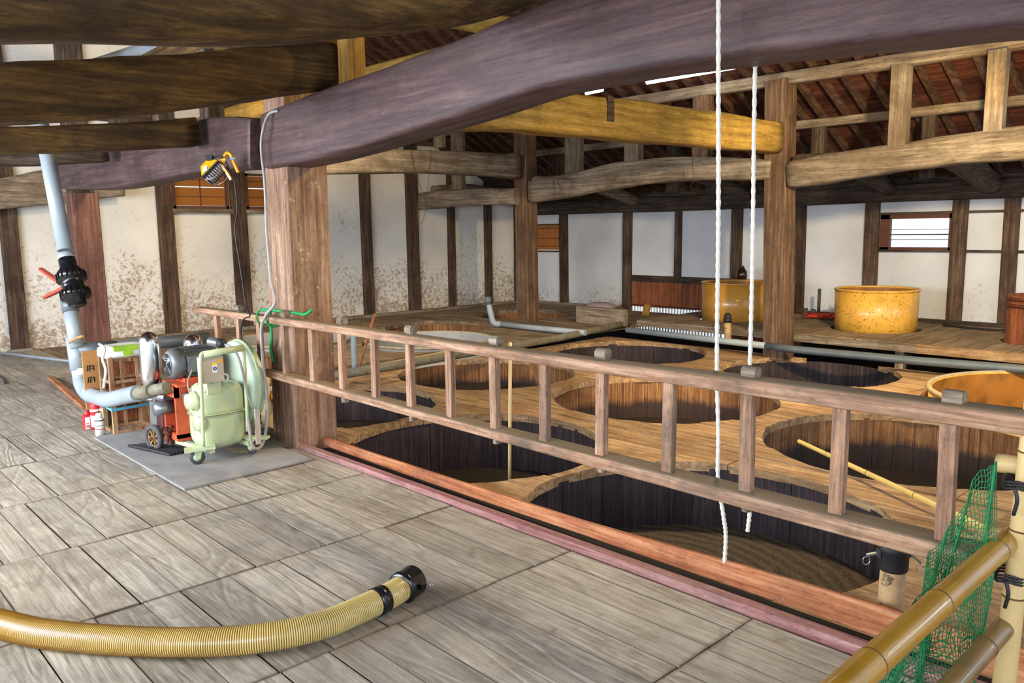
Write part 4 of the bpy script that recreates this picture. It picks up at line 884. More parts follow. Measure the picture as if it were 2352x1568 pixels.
# handle frame
hx = -5.38
MB().tube(catmull([(hx, 2.13, .15), (hx, 2.14, .45), (hx, 2.15, .76), (hx, 2.18, .80), (hx, 2.22, .805)], 6), .0125, 10).build('handle_frame', 'pump_green', pu)
MB().tube(catmull([(hx, 2.455, .20), (hx, 2.46, .5), (hx, 2.46, .77), (hx, 2.44, .805), (hx, 2.40, .81)], 6), .0125, 10).build('handle_frame', 'pump_green', pu)
MB().tube([(hx, 2.17, .79), (hx, 2.46, .805)], .024, 12).build('grip', 'pump_green', pu)
# control box
cbx = MB().box(-5.46, -5.39, 2.155, 2.315, .585, .765).build('control_box', 'beige_box', pu, bevel=.004)
MB().box(-5.389, -5.387, 2.272, 2.305, .72, .745).build('sticker', 'label_orange', cbx)
MB().box(-5.389, -5.387, 2.228, 2.268, .705, .72).build('sticker', 'label_yellow', cbx)
MB().box(-5.389, -5.387, 2.230, 2.266, .655, .705).build('sticker', 'label_white', cbx)
MB().lathe([(0, 0), (.0135, 0), (.0135, .002), (0, .002)], (-5.387, 2.248, .683), (1, 0, 0), 20).build('warning_disc', 'label_blue', cbx)
mb = MB().box(-5.3848, -5.384, 2.247, 2.249, .683, .692); mb.box(-5.3848, -5.384, 2.240, 2.256, .682, .684).box(-5.3848, -5.384, 2.243, 2.253, .6785, .680).box(-5.3848, -5.384, 2.246, 2.250, .675, .6765); mb.build('earth_symbol', 'label_white', cbx)
MB().box(-5.55, -5.42, 2.20, 2.30, .50, .60).build('box_bracket', 'pump_green', pu)
# plug connector on top
cp = MB().lathe([(0, 0), (.030, 0), (.034, .01), (.034, .07), (.028, .08), (.028, .10), (0, .10)], (-5.55, 2.29, .855), (.75, .35, -.1), 16).build('plug_connector', 'grey_metal', pu)
MB().lathe([(0, 0), (.036, 0), (.036, .03), (.022, .045), (0, .045)], V(-5.55, 2.29, .855)+V(.75, .35, -.1).normalized()*.09, (.75, .35, -.1), 16).build('plug_collar', 'rubber_black', pu)
strand('lead', [(-5.44, 2.34, .84), (-5.37, 2.38, .81), (-5.34, 2.41, .72), (-5.36, 2.44, .60), (-5.37, 2.47, .45), (-5.38, 2.50, .36)], .009, 'cable_grey', None, None, twist=False, parent=pu)
strand('lead', [(-5.72, 2.22, .64), (-5.66, 2.16, .56), (-5.55, 2.14, .49), (-5.46, 2.18, .50), (-5.42, 2.24, .58)], .006, 'cable_grey', None, None, twist=False, parent=pu)
MB().box(-5.36, -5.34, 2.50, 2.535, .10, .36).build('stay', 'beige_box', pu)
# base bars, castors, wheels
MB().bar((-5.98, 2.12, .10), (-5.40, 2.20, .10), .035, .03).build('base_bar', 'pump_green', pu)
MB().bar((-5.98, 2.42, .10), (-5.40, 2.48, .10), .035, .03).build('base_bar', 'pump_green', pu)
MB().bar((-5.47, 2.03, .125), (-5.40, 2.22, .135), .10, .018, up=(0, 0, 1)).build('base_plate', 'pump_green', pu); MB().bar((-5.55, 2.44, .13), (-5.36, 2.60, .13), .06, .018, up=(0, 0, 1)).build('base_plate', 'pump_green', pu)
def castor(x, y, r, a):
    d = V(cos(a), sin(a), 0); s = d.cross(V(0, 0, 1)); c = V(x, y, gz+r)
    w = MB().lathe([(0, -.014), (r*.55, -.014), (r*.6, -.013), (r*.92, -.013), (r, -.008), (r, .008), (r*.92, .013), (r*.6, .013), (r*.55, .014), (0, .014)], c, s, 24).build('castor_wheel', 'rubber', pu)
    MB().lathe([(0, -.018), (r*.5, -.017), (r*.5, .017), (0, .018)], c, s, 16).build('hub', 'pump_green', w)
    f = MB()
    for k in (-1, 1): f.prism([c+s*.018*k+d*-.015+V(0, 0, -.012), c+s*.018*k+d*.015+V(0, 0, -.012), c+s*.018*k+d*.045+V(0, 0, r+.012), c+s*.018*k-d*.02+V(0, 0, r+.012)], s*.004*k)
    f.bar(c+V(0, 0, r+.012)-d*.03, c+V(0, 0, r+.012)+d*.05, .05, .012, up=(0, 0, 1)); f.build('castor_fork', 'pump_green', pu)
castor(-5.45, 2.11, .052, 1.25); castor(-5.43, 2.50, .048, .35)
def wheel(x, y, r):
    c = V(x, y, gz+r); s = V(.25, -1, 0).normalized(); a_, b_ = ortho(s)
    w = MB().lathe([(r*.70, -.018), (r*.78, -.02), (r*.94, -.018), (r, -.010), (r, .010), (r*.94, .018), (r*.78, .02), (r*.70, .018), (r*.70, -.018)], c, s, 36)
    w.f = w.f[:-2]; w.mi = w.mi[:-2]; w.sm = w.sm[:-2]; w = w.build('wheel', 'rubber', pu)
    m2 = MB().lathe([(0, -.016), (.018, -.016), (.018, .016), (0, .016)], c, s, 14)
    for k in range(7):
        a = 2*pi*k/7; dr = a_*cos(a)+b_*sin(a); m2.bar(c+dr*.014, c+dr*r*.72, .012, .012)
    m2.build('spokes', 'wheel_rim', w)
    m3 = MB(); m3.tube([c+(a_*cos(2*pi*j/28)+b_*sin(2*pi*j/28))*r*.70 for j in range(29)], .008, 6, caps=False); m3.build('wheel_ring', 'wheel_rim', w)
wheel(-6.04, 2.03, .098); wheel(-6.02, 2.50, .098)
MB().tube([(-6.04, 2.0, .114), (-6.02, 2.55, .114)], .012, 8).build('axle', 'rust', pu)
# rag under the wheel
rg = MB(); rr = random.Random(9)
for k in range(7): rg.tube(catmull([(-6.30+k*.015, 1.93+k*.012, .02), (-6.15, 1.96+k*.018, .03+.006*(k % 3)), (-5.98, 2.0+k*.024, .032), (-5.80, 2.06+k*.026, .022)], 4), .014, 6)
tag(rg.build('rag', 'rubber_black'), 'crumpled black rag under the big wheel of the pump', 'rag')

# ================================================================== UPRIGHT PVC PIPE with valve
pp = thing('pvc_pipe', (-7.6, 2.0, .3), 'upright grey plastic pipe with black valve bending towards the pump', 'pipe')
Pt = lambda px, py, y=2.0: Yp(px, py, y)
MB().tube([Pt(88, 250), Pt(150, 575)], .063, 18).build('pipe', 'pvc', pp)
MB().tube([Pt(151, 582), Pt(154, 598)], .070, 18).build('coupling', 'pvc', pp)
va = (Pt(176, 684)-Pt(156, 600)).normalized(); v0 = Pt(155, 600); Lv = (Pt(176, 684)-v0).length
vv = MB().lathe([(0, -.02), (.07, -.02), (.072, .02), (.072, .05*Lv/.3), (.115, .10*Lv/.3*1), (.115, .155*Lv/.3*1), (.088, .16*Lv/.3), (.092, .19*Lv/.3), (.092, .21*Lv/.3), (.088, .235*Lv/.3), (.115, .24*Lv/.3), (.115, .29*Lv/.3), (.075, .30*Lv/.3), (.072, .35*Lv/.3), (0, .35*Lv/.3)], v0, va, 24)
vo = vv.build('valve_body', 'black_plastic', pp)
mb = MB(); a_, b_ = ortho(va)
for t in (.128, .265):
    for k in range(18):
        a = 2*pi*k/18; d = a_*cos(a)+b_*sin(a); mb.bar(v0+d*.116+va*(t-.026)*Lv/.3, v0+d*.116+va*(t+.026)*Lv/.3, .012, .012)
mb.build('nut_ribs', 'black_plastic', vo)['kind'] = 'stuff'
vc = v0+va*.2*Lv/.3; hd = V(-.35, -.94, 0).normalized(); side = (Pt(100, 652)-Pt(150, 645)).normalized()
MB().tube([vc+side*.07, vc+side*.16], .03, 12).build('valve_stem', 'black_plastic', vo)
MB().tube([vc+side*.155, vc+side*.205], .026, 12).build('valve_knob', 'orange_plastic', vo)
e1 = Pt(93, 617); e2 = Pt(103, 683); em = vc+side*.215
MB().bar(em, e1, .05, .026, w2=.04, h2=.022).bar(em, e2, .05, .026, w2=.04, h2=.022).build('valve_handle', 'orange_plastic', vo)
MB().tube([Pt(158, 688), Pt(163, 716)], .068, 18).build('coupling', 'pvc_dark', pp)
MB().tube([Pt(162, 712), Pt(178, 800)], .060, 18).build('pipe', 'pvc', pp)
MB().tube([Pt(171, 775), Pt(182, 850)], .072, 18).build('tee', 'pvc', pp)
tz = Pt(178, 806)
MB().tube([tz, tz+V(.02, .30, .0)], .068, 18).build('tee_branch', 'pvc_dark', pp)
MB().tube([tz+V(.02, .27, .0), tz+V(.06, 1.15, .01)], .058, 18).build('branch_pipe', 'pvc_dark', pp)
MB().tube([Pt(182, 845), Pt(184, 862)], .064, 18).build('band', 'label_white', pp)
el = catmull([Pt(184, 858), Pt(187, 880), Yp(200, 902, 1.98), Yp(222, 912, 1.97), Yp(250, 917, 1.97), Yp(285, 910, 1.99), Yp(318, 903, 2.01)], 6)
MB().tube(el, .064, 18).build('elbow', 'pvc', pp)
for (px, py, dx) in ((205, 904, 1), (243, 917, 1)):
    c = Yp(px, py, 1.98); MB().tube([c+V(-.025, 0, .008), c+V(.025, 0, -.006)], .070, 18).build('collar', 'pvc', pp)
MB().tube([Yp(312, 904, 2.01), Yp(350, 897, 2.03)], .052, 16).build('adapter', 'pvc_dirty', pp)
MB().tube([Yp(345, 898, 2.03), Yp(385, 889, 2.07)], .043, 16).build('adapter', 'pvc_dirty', pp)
MB().tube(catmull([Pt(160, 786, 1.93), Pt(176, 776, 1.92), Pt(190, 772, 1.93)], 4), .012, 6).build('tape_tag', 'cardboard', pp)

# ================================================================== CRATES beside the pump
def crate(cx, cy, w, d, z0, h, label, nx=3, seed=1, lean=0):
    t = thing('slat_crate', (cx, cy, z0), label, 'crate'); rr = random.Random(seed)
    for sx in (-1, 1):
        for sy in (-1, 1): MB().box(cx+sx*w/2-.016, cx+sx*w/2+.016, cy+sy*d/2-.016, cy+sy*d/2+.016, z0, z0+h).build('corner_post', 'crate_wood', t)
    for zz in (.012, .2, .32, .42, .62):
        z = z0+zz
        if zz > h: continue
        for sy in (-1, 1): MB().box(cx-w/2, cx+w/2, cy+sy*d/2-.01, cy+sy*d/2+.01, z, z+.025).build('slat', 'crate_wood', t)
        for sx in (-1, 1): MB().box(cx+sx*w/2-.01, cx+sx*w/2+.01, cy-d/2, cy+d/2, z, z+.025).build('slat', 'crate_wood', t)
    for k in (-.2, .2):
        MB().box(cx+w/2-.012, cx+w/2, cy+k*d-.012, cy+k*d+.012, z0, z0+h).build('slat', 'crate_wood', t)
    MB().box(cx-w/2, cx+w/2, cy-d/2, cy+d/2, z0+.0, z0+.01).build('bottom', 'greyold_x', t)
    return t
c1 = crate(-6.92, 2.135, .24, .29, .003, .63, 'open wooden slat crate with blue straps standing behind the elbow pipe')
for z in (.215, .275):
    MB().bar((-7.06, 1.968, z+.02), (-6.775, 1.968, z), .003, .022).bar((-6.778, 1.968, z), (-6.778, 2.302, z+.012), .003, .022).build('strap', 'blue_strap', c1)
c2 = crate(-7.22, 2.20, .24, .26, .003, .60, 'wooden slat crate at the back, behind the strapped crate', seed=2)
MB().box(-7.08, -7.07, 2.0, 2.28, .05, .55).build('inner_panel', 'boardred_z', c1)
pk = rbox(MB(), -6.93, 2.14, .30, .36, .635, .72, levels=4, topdome=.7, e=.4).build('plastic_package', 'white_plastic'); tag(pk, 'white plastic package with lime green patches on top of the crate', 'package')
MB().box(-6.86, -6.779, 2.02, 2.24, .685, .722).build('patch', 'lime_plastic', pk)
MB().box(-6.79, -6.776, 2.09, 2.16, .645, .69).build('patch', 'lime_plastic', pk)
cdb = thing('cardboard_sheet', (-7.32, 2.0, .0), 'brown cardboard sheet with black brush lettering behind the pipe', 'cardboard')
MB().box(-7.34, -7.32, 1.93, 2.05, .003, .64).build('sheet', 'cardboard', cdb)
mb = MB()
for k, z in enumerate((.50, .40, .30, .22)):
    for q in ((-.03, .012, .03, .012), (-.03, -.012, .03, -.006), (0, .025, -.01, -.03), (-.02, .02, -.028, -.03), (.02, .018, .026, -.028)):
        mb.bar((-7.319, 1.985+q[0], z+q[1]), (-7.319, 1.985+q[2], z+q[3]), .007, .003)
mb.build('lettering', 'ink', cdb)
strand('white_strap', [Yp(228, 790, 1.93), Yp(240, 800, 1.90), Yp(236, 825, 1.9), Yp(243, 850, 1.9), Yp(238, 890, 1.92)], .011, 'white_plastic', 'twisted white strap hanging from the branch pipe', 'strap', twist=False)
tag(MB().bar((-6.53, 2.22, .02), (-6.53, 2.22, .43), .05, .02, up=(0, 1, 0)).build('blue_bar', 'blue_pole'), 'upright blue metal bar between the crate and the pump', 'bar')
# wooden lath leaning at left of the cans
tag(MB().bar(Zp(115, 866, .03), Zp(196, 935, .10), .05, .03).build('lath', 'red_x'), 'thin reddish lath on the floor left of the upright pipe', 'lath')
# cans
def can(px, py, r, h, body, cap, label, band=None, sq=False):
    p = Zp(px, py, .0); t = thing('spray_can', p, label, 'can')
    z = .004
    if sq: MB().box(p.x-r, p.x+r, p.y-r*.75, p.y+r*.75, z, z+h*.72).build('body', body, t, bevel=.004); MB().lathe([(r*.8, h*.72), (.016, h*.86), (.013, h), (0, h)], (p.x, p.y, z), n=16).build('nozzle', cap, t)
    else:
        MB().lathe([(0, 0), (r, 0), (r, h*.74), (r*.8, h*.8), (0, h*.8)], (p.x, p.y, z), n=24).build('body', body, t)
        MB().lathe([(0, h*.8), (r*.7, h*.8), (r*.68, h*.97), (r*.5, h), (0, h)], (p.x, p.y, z), n=20).build('cap', cap, t)
    if band:
        for zz, hh, mm in band: MB().lathe([(r+.0008, 0), (r+.0008, hh)], (p.x, p.y, z+zz), n=24).build('label', mm, t)
    return t, p
c, p = can(203, 985, .042, .16, 'label_red', 'label_red', 'red and white squarish tin, leftmost of the cans', sq=True)
MB().box(p.x+.0425, p.x+.044, p.y-.03, p.y+.005, .008, .11).build('label', 'label_white', c)
mb = MB()
for k in range(4): mb.box(p.x+.0442, p.x+.045, p.y-.012+k*.007-.01, p.y-.008+k*.007-.01, .02, .045)
mb.box(p.x+.0442, p.x+.045, p.y-.02, p.y+.0, .055, .062); mb.build('lettering', 'label_red', c)
can(231, 1001, .036, .185, 'white_plastic', 'white_plastic', 'white spray can standing in front of the others', [(.055, .006, 'label_red'), (.125, .008, 'ink'), (.085, .004, 'ink')])
can(222, 985, .038, .28, 'label_red', 'label_red', 'tall red spray can half hidden behind the white one', [(.02, .10, 'label_white'), (.15, .02, 'label_white')])
can(244, 986, .036, .27, 'label_red', 'label_red', 'spray can with green and red label beside the crate', [(.03, .12, 'label_green'), (.16, .02, 'label_white')])

# ================================================================== HOSE
hp = catmull([V(-5.6, .15, .06), V(-4.8, .28, .06), Zp(-140, 1395, .06), Zp(0, 1432, .06), Zp(110, 1456, .06), Zp(300, 1472, .06), Zp(480, 1474, .06), Zp(620, 1462, .06), Zp(740, 1435, .06), Zp(820, 1403, .06), Zp(880, 1375, .06), Zp(905, 1362, .06), Zp(920, 1352, .06)], 40)
# resample evenly
Q = [hp[0]]; acc = 0; step = .0042
for i in range(1, len(hp)):
    seg = hp[i]-hp[i-1]; L = seg.length; t = step-acc
    while t <= L: Q.append(hp[i-1]+seg*(t/L)); t += step
    acc = (acc+L) % step if L else acc
    acc = L-(t-step)
hs = thing('hose', Q[len(Q)//2]*1.0, 'ribbed yellow suction hose with black coupling lying on the floor', 'hose')
rr_ = .057
rs = [rr_*(1.0 if (i % 2) else .955) for i in range(len(Q))]
MB().tube(Q, rs, 20, alt=[0, 1], smooth=True).build('ribbed_tube', ['hose_rib', 'hose_groove'], hs)
e = Q[-1]; d = (Q[-1]-Q[-12]).normalized()
k0 = len(Q)-26
MB().tube([Q[k0-12], Q[k0]], .0605, 24).build('tape_band', 'black_plastic', hs)
cc = MB().lathe([(0, 0), (.062, 0), (.072, .01), (.072, .025), (.066, .03), (.070, .10), (.066, .105), (.052, .105), (.052, .02), (0, .02)], e, d, 28).build('coupling', 'black_plastic', hs)
sdv = d.cross(V(0, 0, 1)).normalized()
for k, sg in enumerate((1, -1)):
    a = e+sdv*sg*.07+d*.07; b = a+sdv*sg*.012-d*(.10 if sg < 0 else -.02)+V(0, 0, 0)
    MB().box(min(a.x, a.x)-.01, a.x+.01, a.y-.012, a.y+.012, a.z-.012, a.z+.012).build('lug', 'black_plastic', cc)
    MB().bar(a, b, .014, .006).build('cam_lever', 'grey_metal', cc)
    rc = b+sdv*sg*.015-d*.018*(1 if sg < 0 else -.5)
    MB().tube([rc+(d*cos(2*pi*j/16)+V(0, 0, 1)*sin(2*pi*j/16)*.8+sdv*.5*sin(2*pi*j/16))*.017 for j in range(17)], .0022, 6).build('pull_ring', 'wire_steel', cc)

# ================================================================== CAPPED BAMBOO STUB (fitting on post)
cpp = thing('capped_pipe', (-1.17, 3.16, -.1), 'rough upright wooden stub with a black cam lock cap beyond the kerb', 'pipe')
b0 = V(-1.165, 3.17, 0)
MB().tube([b0+V(0, 0, -.15), b0+V(.002, 0, .0), b0+V(-.002, 0, .12), b0+V(0, 0, .27)], [.050, .052, .049, .047], 12).build('stub', 'bamboo_rough', cpp)
cz = .245
cap = MB().lathe([(0, .0), (.052, .0), (.056, .01), (.056, .075), (.062, .08), (.062, .10), (.055, .108), (0, .108)], b0+V(0, 0, cz), n=28).build('cap', 'rubber_black', cpp)
MB().lathe([(0, 0), (.053, 0), (.053, .003), (0, .003)], b0+V(0, 0, cz+.1075), n=24).build('cap_top', 'bamboo_rough', cap)
MB().lathe([(0, 0), (.006, 0), (.006, .01), (0, .01)], b0+V(0, 0, cz+.11), n=8).build('pin', 'rubber_black', cap)
for sg in (-1, 1):
    s = V(.69, .72, 0)*sg; a = b0+s*.058+V(0, 0, cz+.07); b = a+s*.05+V(0, 0, -.01 if sg < 0 else -.045)
    MB().box(a.x-.01, a.x+.01, a.y-.01, a.y+.01, a.z-.018, a.z+.018).build('lug', 'rubber_black', cap)
    MB().bar(a, b, .012, .008).build('cam_lever', 'grey_metal', cap)
    rc = b+V(0, 0, -.022)
    MB().tube([rc+V(.69*cos(2*pi*j/16), .72*cos(2*pi*j/16), 1.25*sin(2*pi*j/16))*.014 for j in range(17)], .002, 6).build('pull_ring', 'wire_steel', cap)

# ================================================================== BAMBOO FENCE, green net
def bamboo(name, a, b, r0, r1, mat, label, nodes, n=20, node_r=1.07):
    a = Vector(a); b = Vector(b); t = thing(name, a, label, 'bamboo pole'); P = []; rs = []
    ks = [0]+nodes+[1]
    for i in range(len(ks)-1):
        s0, s1 = ks[i], ks[i+1]
        for q in (.0, .03, .08, .5, .92, .97):
            s = s0+(s1-s0)*q; base = r0+(r1-r0)*s
            f = 1.05 if q in (.0,) and i else (1.02 if q in (.03, .97) else 1.0); P.append(a.lerp(b, s)); rs.append(base*f)
    P.append(b); rs.append(r1); MB().tube(P, rs, n).build('culm', mat, t)
    for s in nodes:
        c = a.lerp(b, s); d = (b-a).normalized(); rr = r0+(r1-r0)*s
        MB().tube([c-d*.003, c+d*.003], rr*1.055, n).build('node', 'bamboo_node', t)
    return t
BX = -.68
y0 = 1.0; 
bamboo('bamboo_rail', (BX, .9, .615), (BX, 3.35, .612), .037, .034, 'bamboo_yellow', 'thick yellow bamboo rail crossing the lower right corner', [.10, .347, .52, .72, .88])
bamboo('bamboo_rail', (BX+.01, 1.0, .335), (BX+.01, 3.4, .33), .033, .031, 'bamboo_brown', 'brownish lower bamboo rail under the yellow one', [.15, .42, .66, .86])
vp = [Yp(2350, 905, 2.72), Yp(2318, 1200, 2.72)]
vd = (vp[1]-vp[0]).normalized(); vb = vp[0]+vd*(vp[0].z/-vd.z)
bamboo('bamboo_post', vb+V(.02, .06, 0), vp[0]+V(.02, .06, .0), .033, .030, 'bamboo_pale', 'upright pale bamboo post at the right end of the railing', [.12, .40, .60, .83])
bamboo('bamboo_crosspiece', Yp(2290, 1062, 2.85), V(1.2, 2.87, .93), .030, .030, 'bamboo_pale', 'short horizontal bamboo end poking left from the upright post', [.3])
bamboo('bamboo_crosspiece', Yp(2215, 1252, 2.85), V(1.2, 2.87, .52), .030, .030, 'bamboo_pale', 'lower horizontal bamboo end seen through the green net', [.3])
for (px, py) in ((2336, 1112), (2316, 1325)):
    c = Yp(px, py, 2.76); t = thing('twine_tie', c, ('black twine knot at the top of the upright bamboo post' if py < 1200 else 'black twine knot on the bamboo post between the two rails'), 'twine')
    for k in range(3): MB().tube([c+V(cos(2*pi*j/14)*.042, sin(2*pi*j/14)*.05+.02, (k-1)*.010+.006*sin(j*1.3)) for j in range(15)], .0045, 5).build('wrap', 'cable_black', t)
    MB().tube(catmull([c+V(0, -.03, 0), c+V(.012, -.035, -.04), c+V(.004, -.03, -.09)], 4), .006, 5).build('tail', 'cable_black', t)
# net: a sagging sheet of crossing strings hung on the rails
net = thing('green_net', (BX, 2.2, .3), 'green plastic netting draped between the bamboo rails', 'net')
NPTH = catmull([V(-.735, 1.88, .60), V(-.740, 2.15, .60), V(-.765, 2.40, .59), V(-.835, 2.60, .585), V(-.815, 2.635, .66), V(-.765, 2.64, .77), V(-.715, 2.64, .86), V(-.69, 2.64, .90)], 8)
def netp(u, v):
    k = min(.9999, max(0, u))*(len(NPTH)-1); i = int(k); p = NPTH[i].lerp(NPTH[i+1], k-i)
    bot = .05; z = p.z*(1-v)+bot*v
    return V(p.x+.012*sin(u*13+v*5)+.008*sin(u*29+v*9)-.03*sin(pi*v)*(1-u), p.y-.10*v*(1-u)+.006*sin(u*31+v*11), z)
NU, NV = 60, 46
mb = MB()
for i in range(NU+1): mb.tube([netp(i/NU+.005*sin(j), j/NV) for j in range(0, NV+1)], .0015, 3, caps=False)
for j in range(NV+1): mb.tube([netp(i/NU, j/NV+.006*sin(i*1.7)) for i in range(0, NU+1)], .0015, 3, caps=False)
tag(mb.build('mesh_strings', 'green_plastic', net), None, None, kind='stuff')
mb = MB(); rr = random.Random(2)
for k in range(150):
    u0 = rr.uniform(.0, .95); v0 = rr.uniform(.2, .95); a = rr.uniform(0, 6.28); pts = []
    for q in range(8): pts.append(netp(min(1, max(0, u0+cos(a)*q*.025)), min(1, max(0, v0+sin(a)*q*.02)))+V(rr.uniform(-.012, .004), 0, 0)); a += rr.uniform(-.5, .5)
    mb.tube(pts, .0022, 3, caps=False)
tag(mb.build('bunched_strings', 'green_plastic', net), None, None, kind='stuff')
MB().tube(catmull([netp(.98, 0), netp(.93, .12), netp(.9, .25), netp(.93, .38), netp(.99, .45)], 5), .004, 5).build('edge_cord', 'green_plastic', net)

# ================================================================== STICKS, PIPES, SMALL THINGS ON THE DECK
a = Zp(1835, 1013, -.07); b = Zp(2262, 1213, -.09)
bamboo('bamboo_stick', a, b, .016, .020, 'stick_yellow', 'pale yellow bamboo stick lying across the rim of the right vat', [.2, .45, .7], n=12)
tag(MB().tube([Zp(735, 868, .03), Zp(900, 841, .03), Zp(1120, 803, .03), Zp(1280, 777, .03), Zp(1405, 749, .03), Zp(1445, 742, .03)], .052, 14).build('dirty_pipe', 'pvc_dirty'), 'long grime covered pipe running back across the deck', 'pipe')
tag(MB().bar(Zp(840, 838, .03)+V(.12, 0, 0), Zp(1010, 806, .03)+V(.12, 0, 0), .03, .02).build('lath', 'bamboo_pale'), 'yellowish lath lying along the dirty pipe', 'lath')
pg = thing('drain_pipe', Zp(1147, 742, .06), 'light grey drain pipe with an upturned end beside the far brown post', 'pipe')
MB().tube([Zp(1150, 744, .06), Zp(1240, 754, .06), Zp(1345, 764, .05)], .045, 14).build('pipe', 'pvc', pg)
q = Zp(1150, 744, .06); MB().tube(catmull([q, q+V(-.08, -.08, .02), q+V(-.12, -.11, .18), q+V(-.16, -.12, .36)], 5), .05, 14).build('upturned_end', 'pvc', pg)
MB().tube([q+V(-.16, -.12, .33), q+V(-.165, -.125, .46)], .058, 14).build('socket', 'pvc_dark', pg)
pl = thing('platform_pipe', (-6, 9.93, .0), 'long grey pipe along the front of the platform', 'pipe')
MB().tube([at(1440, 757, 10.06), at(1600, 776, 10.06), at(1760, 794, 9.78)], .045, 14).build('pipe', 'pvc', pl)
MB().tube([at(1760, 794, 9.78), at(1830, 803, 9.78), at(2100, 828, 9.9), at(2352, 848, 9.95), at(2600, 866, 9.95)], .05, 14).build('pipe', 'pvc_dark', pl)
q = at(1668, 785, 10.0)
st_ = thing('standpipe', q, 'short upright pipe with a black cap at the platform edge', 'pipe')
MB().tube([at(1672, 788, 9.98), at(1671, 738, 9.98)], .05, 14).build('pipe', 'bamboo_rough', st_); MB().lathe([(0, 0), (.058, 0), (.06, .05), (.05, .055), (.05, .1), (.03, .13), (0, .13)], at(1671, 740, 9.98), n=18).build('cap', 'rubber_black', st_)
# grey upright pipe + wooden rod by the grey tank
gp = thing('bent_pipe', Zp(815, 845, -.1), 'thin grey pipe with an elbow top behind the balusters', 'pipe')
MB().tube(catmull([Zp(815, 845, .0), Zp(815, 845, .0)+V(0, 0, .33), Zp(815, 845, .0)+V(.04, .02, .42), Zp(815, 845, .0)+V(.16, .10, .43)], 6), .035, 12).build('pipe', 'pvc', gp)
a = Zp(826, 840, .03); tag(MB().tube([a, a+V(.10, .18, .62)], .016, 8).build('wooden_rod', 'red_z'), 'reddish rod leaning up from the deck near the grey tank', 'rod')
# thin post standing behind the 10th baluster, down into a vat
p = at(1172, 786, 4.05); q = at(1167, 960, 4.05); tag(MB().tube([p, V(q.x, q.y, -.55)], .013, 10).build('dipping_rod', 'bamboo_pale'), 'slim upright rod standing in the vat just right of the main post, behind a baluster', 'rod')
# sack, blocks, stubs
sp = Yp(1380, 712, 11.9)
sk = rbox(MB(), sp.x, 11.9, .62, .40, .02, .20, levels=5, topdome=.5, botdome=.7, e=.7).build('folded_sack', 'sack_cloth'); tag(sk, 'folded pale mauve sack by the back wall behind the timber block', 'sack')
tag(MB().box(-9.35, -8.3, 10.38, 10.5, .0, .28).build('timber_block', 'greyold_x'), 'broad upright plank end left of the low lattice', 'plank')
for k, (px, r, h) in enumerate(((1850, .035, .14), (1868, .035, .13), (1880, .026, .46))):
    p = Zp(px, 722, PZ); p.y = min(p.y, 12.3)
    p = Yp(px, 722, 12.25); tag(MB().tube([(p.x, 12.25, PZ), (p.x, 12.25, PZ+h)], r, 12).build('pipe_stub', 'rubber'), ('short dark pipe stub, leftmost by the orange net', 'short dark pipe stub beside the tall one', 'tall thin dark pipe stub beside the orange net')[k], 'pipe')
mb = MB(); rr = random.Random(4); c = Yp(1890, 716, 12.1)
for k in range(26): mb.tube([(c.x+rr.uniform(-.3, .28), 12.1+rr.uniform(-.12, .12), PZ+.02+rr.uniform(0, .07)) for _ in range(4)], .012, 5)
tag(mb.build('orange_net', 'orange_net'), 'heap of orange netting on the platform by the back wall', 'net', None, 'stuff')
tag(MB().tube(catmull([(-4.0, 12.25, PZ+.02), (-3.4, 12.1, PZ+.02), (-2.9, 12.2, PZ+.03), (-2.5, 12.0, PZ+.02)], 5), .016, 6).build('black_hose', 'rubber_black'), 'thin black hose lying on the platform right of the lit tank', 'hose')
# object on the amber tank
jar = thing('glass_jug', Yp(1704, 640, 11.6), 'dark glass jug behind the rim of the amber tank', 'jug')
p = Yp(1704, 636, 12.1); MB().lathe([(0, 0), (.07, 0), (.085, .04), (.085, .14), (.05, .19), (.03, .23), (.035, .24), (0, .24)], (p.x, 12.1, p.z-.05), n=18).build('body', 'liquid_brown', jar)
MB().box(p.x-.1, p.x+.15, 12.0, 12.3, PZ, p.z-.05).build('stand', 'greyold_x', jar)
tag(MB().tube([Yp(1822, 552, 12.64), V(Yp(1808, 705, 12.3).x, 12.3, PZ)], .012, 8).build('yellow_stick', 'stick_yellow'), 'thin yellow stick leaning on the back wall behind the far right post', 'stick')
tag(MB().bar(Yp(1488, 700, 12.2), Yp(1480, 732, 12.1), .12, .06).build('wood_offcut', 'yellow_z'), 'upright wooden offcut at the left end of the platform', 'wood')
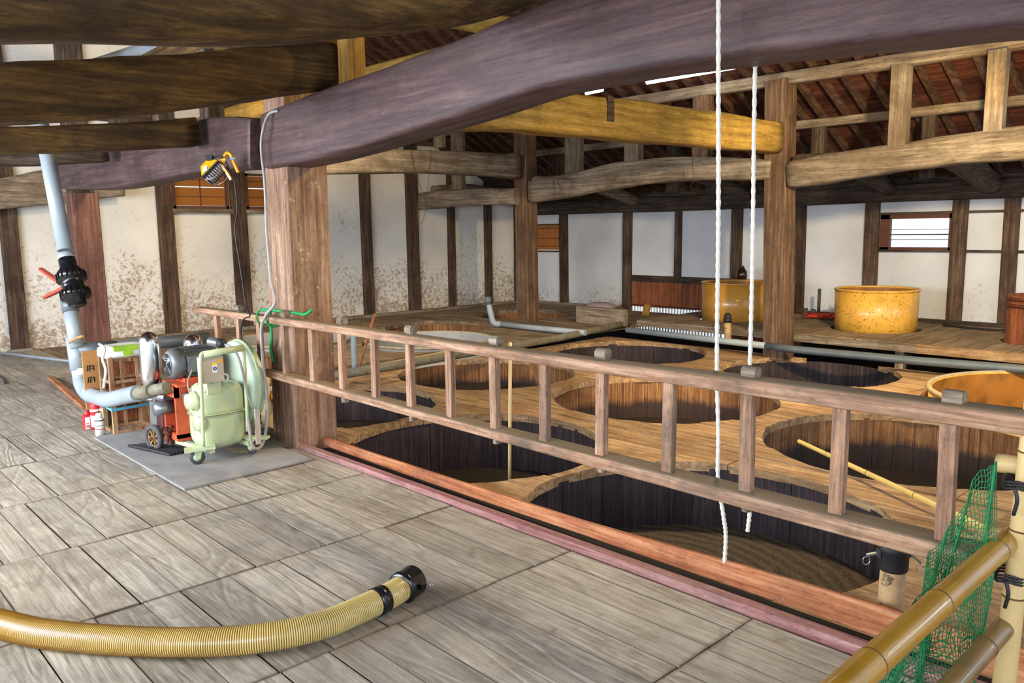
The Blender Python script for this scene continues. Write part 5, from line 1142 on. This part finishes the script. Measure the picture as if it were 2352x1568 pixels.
# plastic bottles column behind the pump
bt = thing('bottle_string', (-6.2, 3.35, .0), 'stack of clear dusty plastic bottles hanging behind the pump', 'bottle')
p = at(613, 930, 3.25)
MB().lathe([(0, 0), (.05, 0), (.055, .02), (.052, .08), (.058, .10), (.052, .14), (.058, .17), (.05, .24), (.03, .30), (.032, .42), (.045, .44), (.04, .56), (0, .56)], (p.x, 3.25, -.17), n=18).build('bottle', 'bamboo_pale', bt)
tag(MB().box(-6.9, -6.05, 3.30, 3.42, .16, .19).build('white_board', 'stone_white'), 'pale board lying behind the pump next to the main post', 'board')
tag(MB().box(-6.85, -6.1, 3.285, 3.298, .12, .16).build('yellow_strip', 'label_orange'), 'narrow orange strip under the pale board', 'strip')
# label on the tank wall
best = min((abs((lambda q: (q-CO).dot(CR)/(q-CO).dot(CF)*FPX+1176-750)(V(TK[2][0]+cos(t*.01)*(TK[2][2]-.036), TK[2][1]+sin(t*.01)*(TK[2][2]-.036), -.08))), t) for t in range(60, 240))[1]*.01
lp = V(TK[2][0]+cos(best)*(TK[2][2]-.036), TK[2][1]+sin(best)*(TK[2][2]-.036), -.08); ltn = V(-sin(best), cos(best), 0)
MB().bar(lp-ltn*.045, lp+ltn*.045, .003, .055, up=(0, 0, 1)).build('paper_label', 'label_white', t3_)
# tie wires hanging from the beams
def wire(pts, y, lab, r=.004):
    strand('wire', [at(px, py, y) for px, py in pts], r, 'wire_rust', lab, 'wire', twist=False, n=5)
def wire(pts, y, lab, r=.004):
    strand('wire', [Xp(px, py, -10.05) if y < 7 else at(px, py, y) for px, py in pts], r, 'wire_rust', lab, 'wire', twist=False, n=5)
wire([(943, 342), (952, 390), (970, 440), (978, 480), (968, 515)], 6.5, 'thin rusty wire loop hanging in front of the tan grey beam')
wire([(990, 343), (985, 400), (978, 478)], 6.45, 'straight thin wire beside the hanging wire loop')
wire([(1080, 345), (1082, 370), (1062, 395), (1070, 425)], 9.6, 'curled wire hanging near the far end of the tan grey beam')
wire([(1262, 350), (1265, 405), (1312, 415), (1300, 455), (1272, 400), (1275, 455)], 9.7, 'tangled wire around the grey arched beam')
wire([(1590, 358), (1592, 410), (1586, 430)], 9.7, 'short dark wire down the middle of the grey arched beam')
strand('dark_cord', [Zp(0, 862, .012), Zp(8, 870, .012), Zp(12, 880, .012)], .012, 'cable_black', 'end of a dark cord on the floor at the left edge', 'cord', twist=False)
tag(MB().tube([Zp(-20, 808, .03), Zp(160, 829, .03)], .02, 8).build('thin_pipe', 'pvc'), 'thin pale pipe on the floor along the left wall', 'pipe')
print('objects', len(bpy.data.objects))
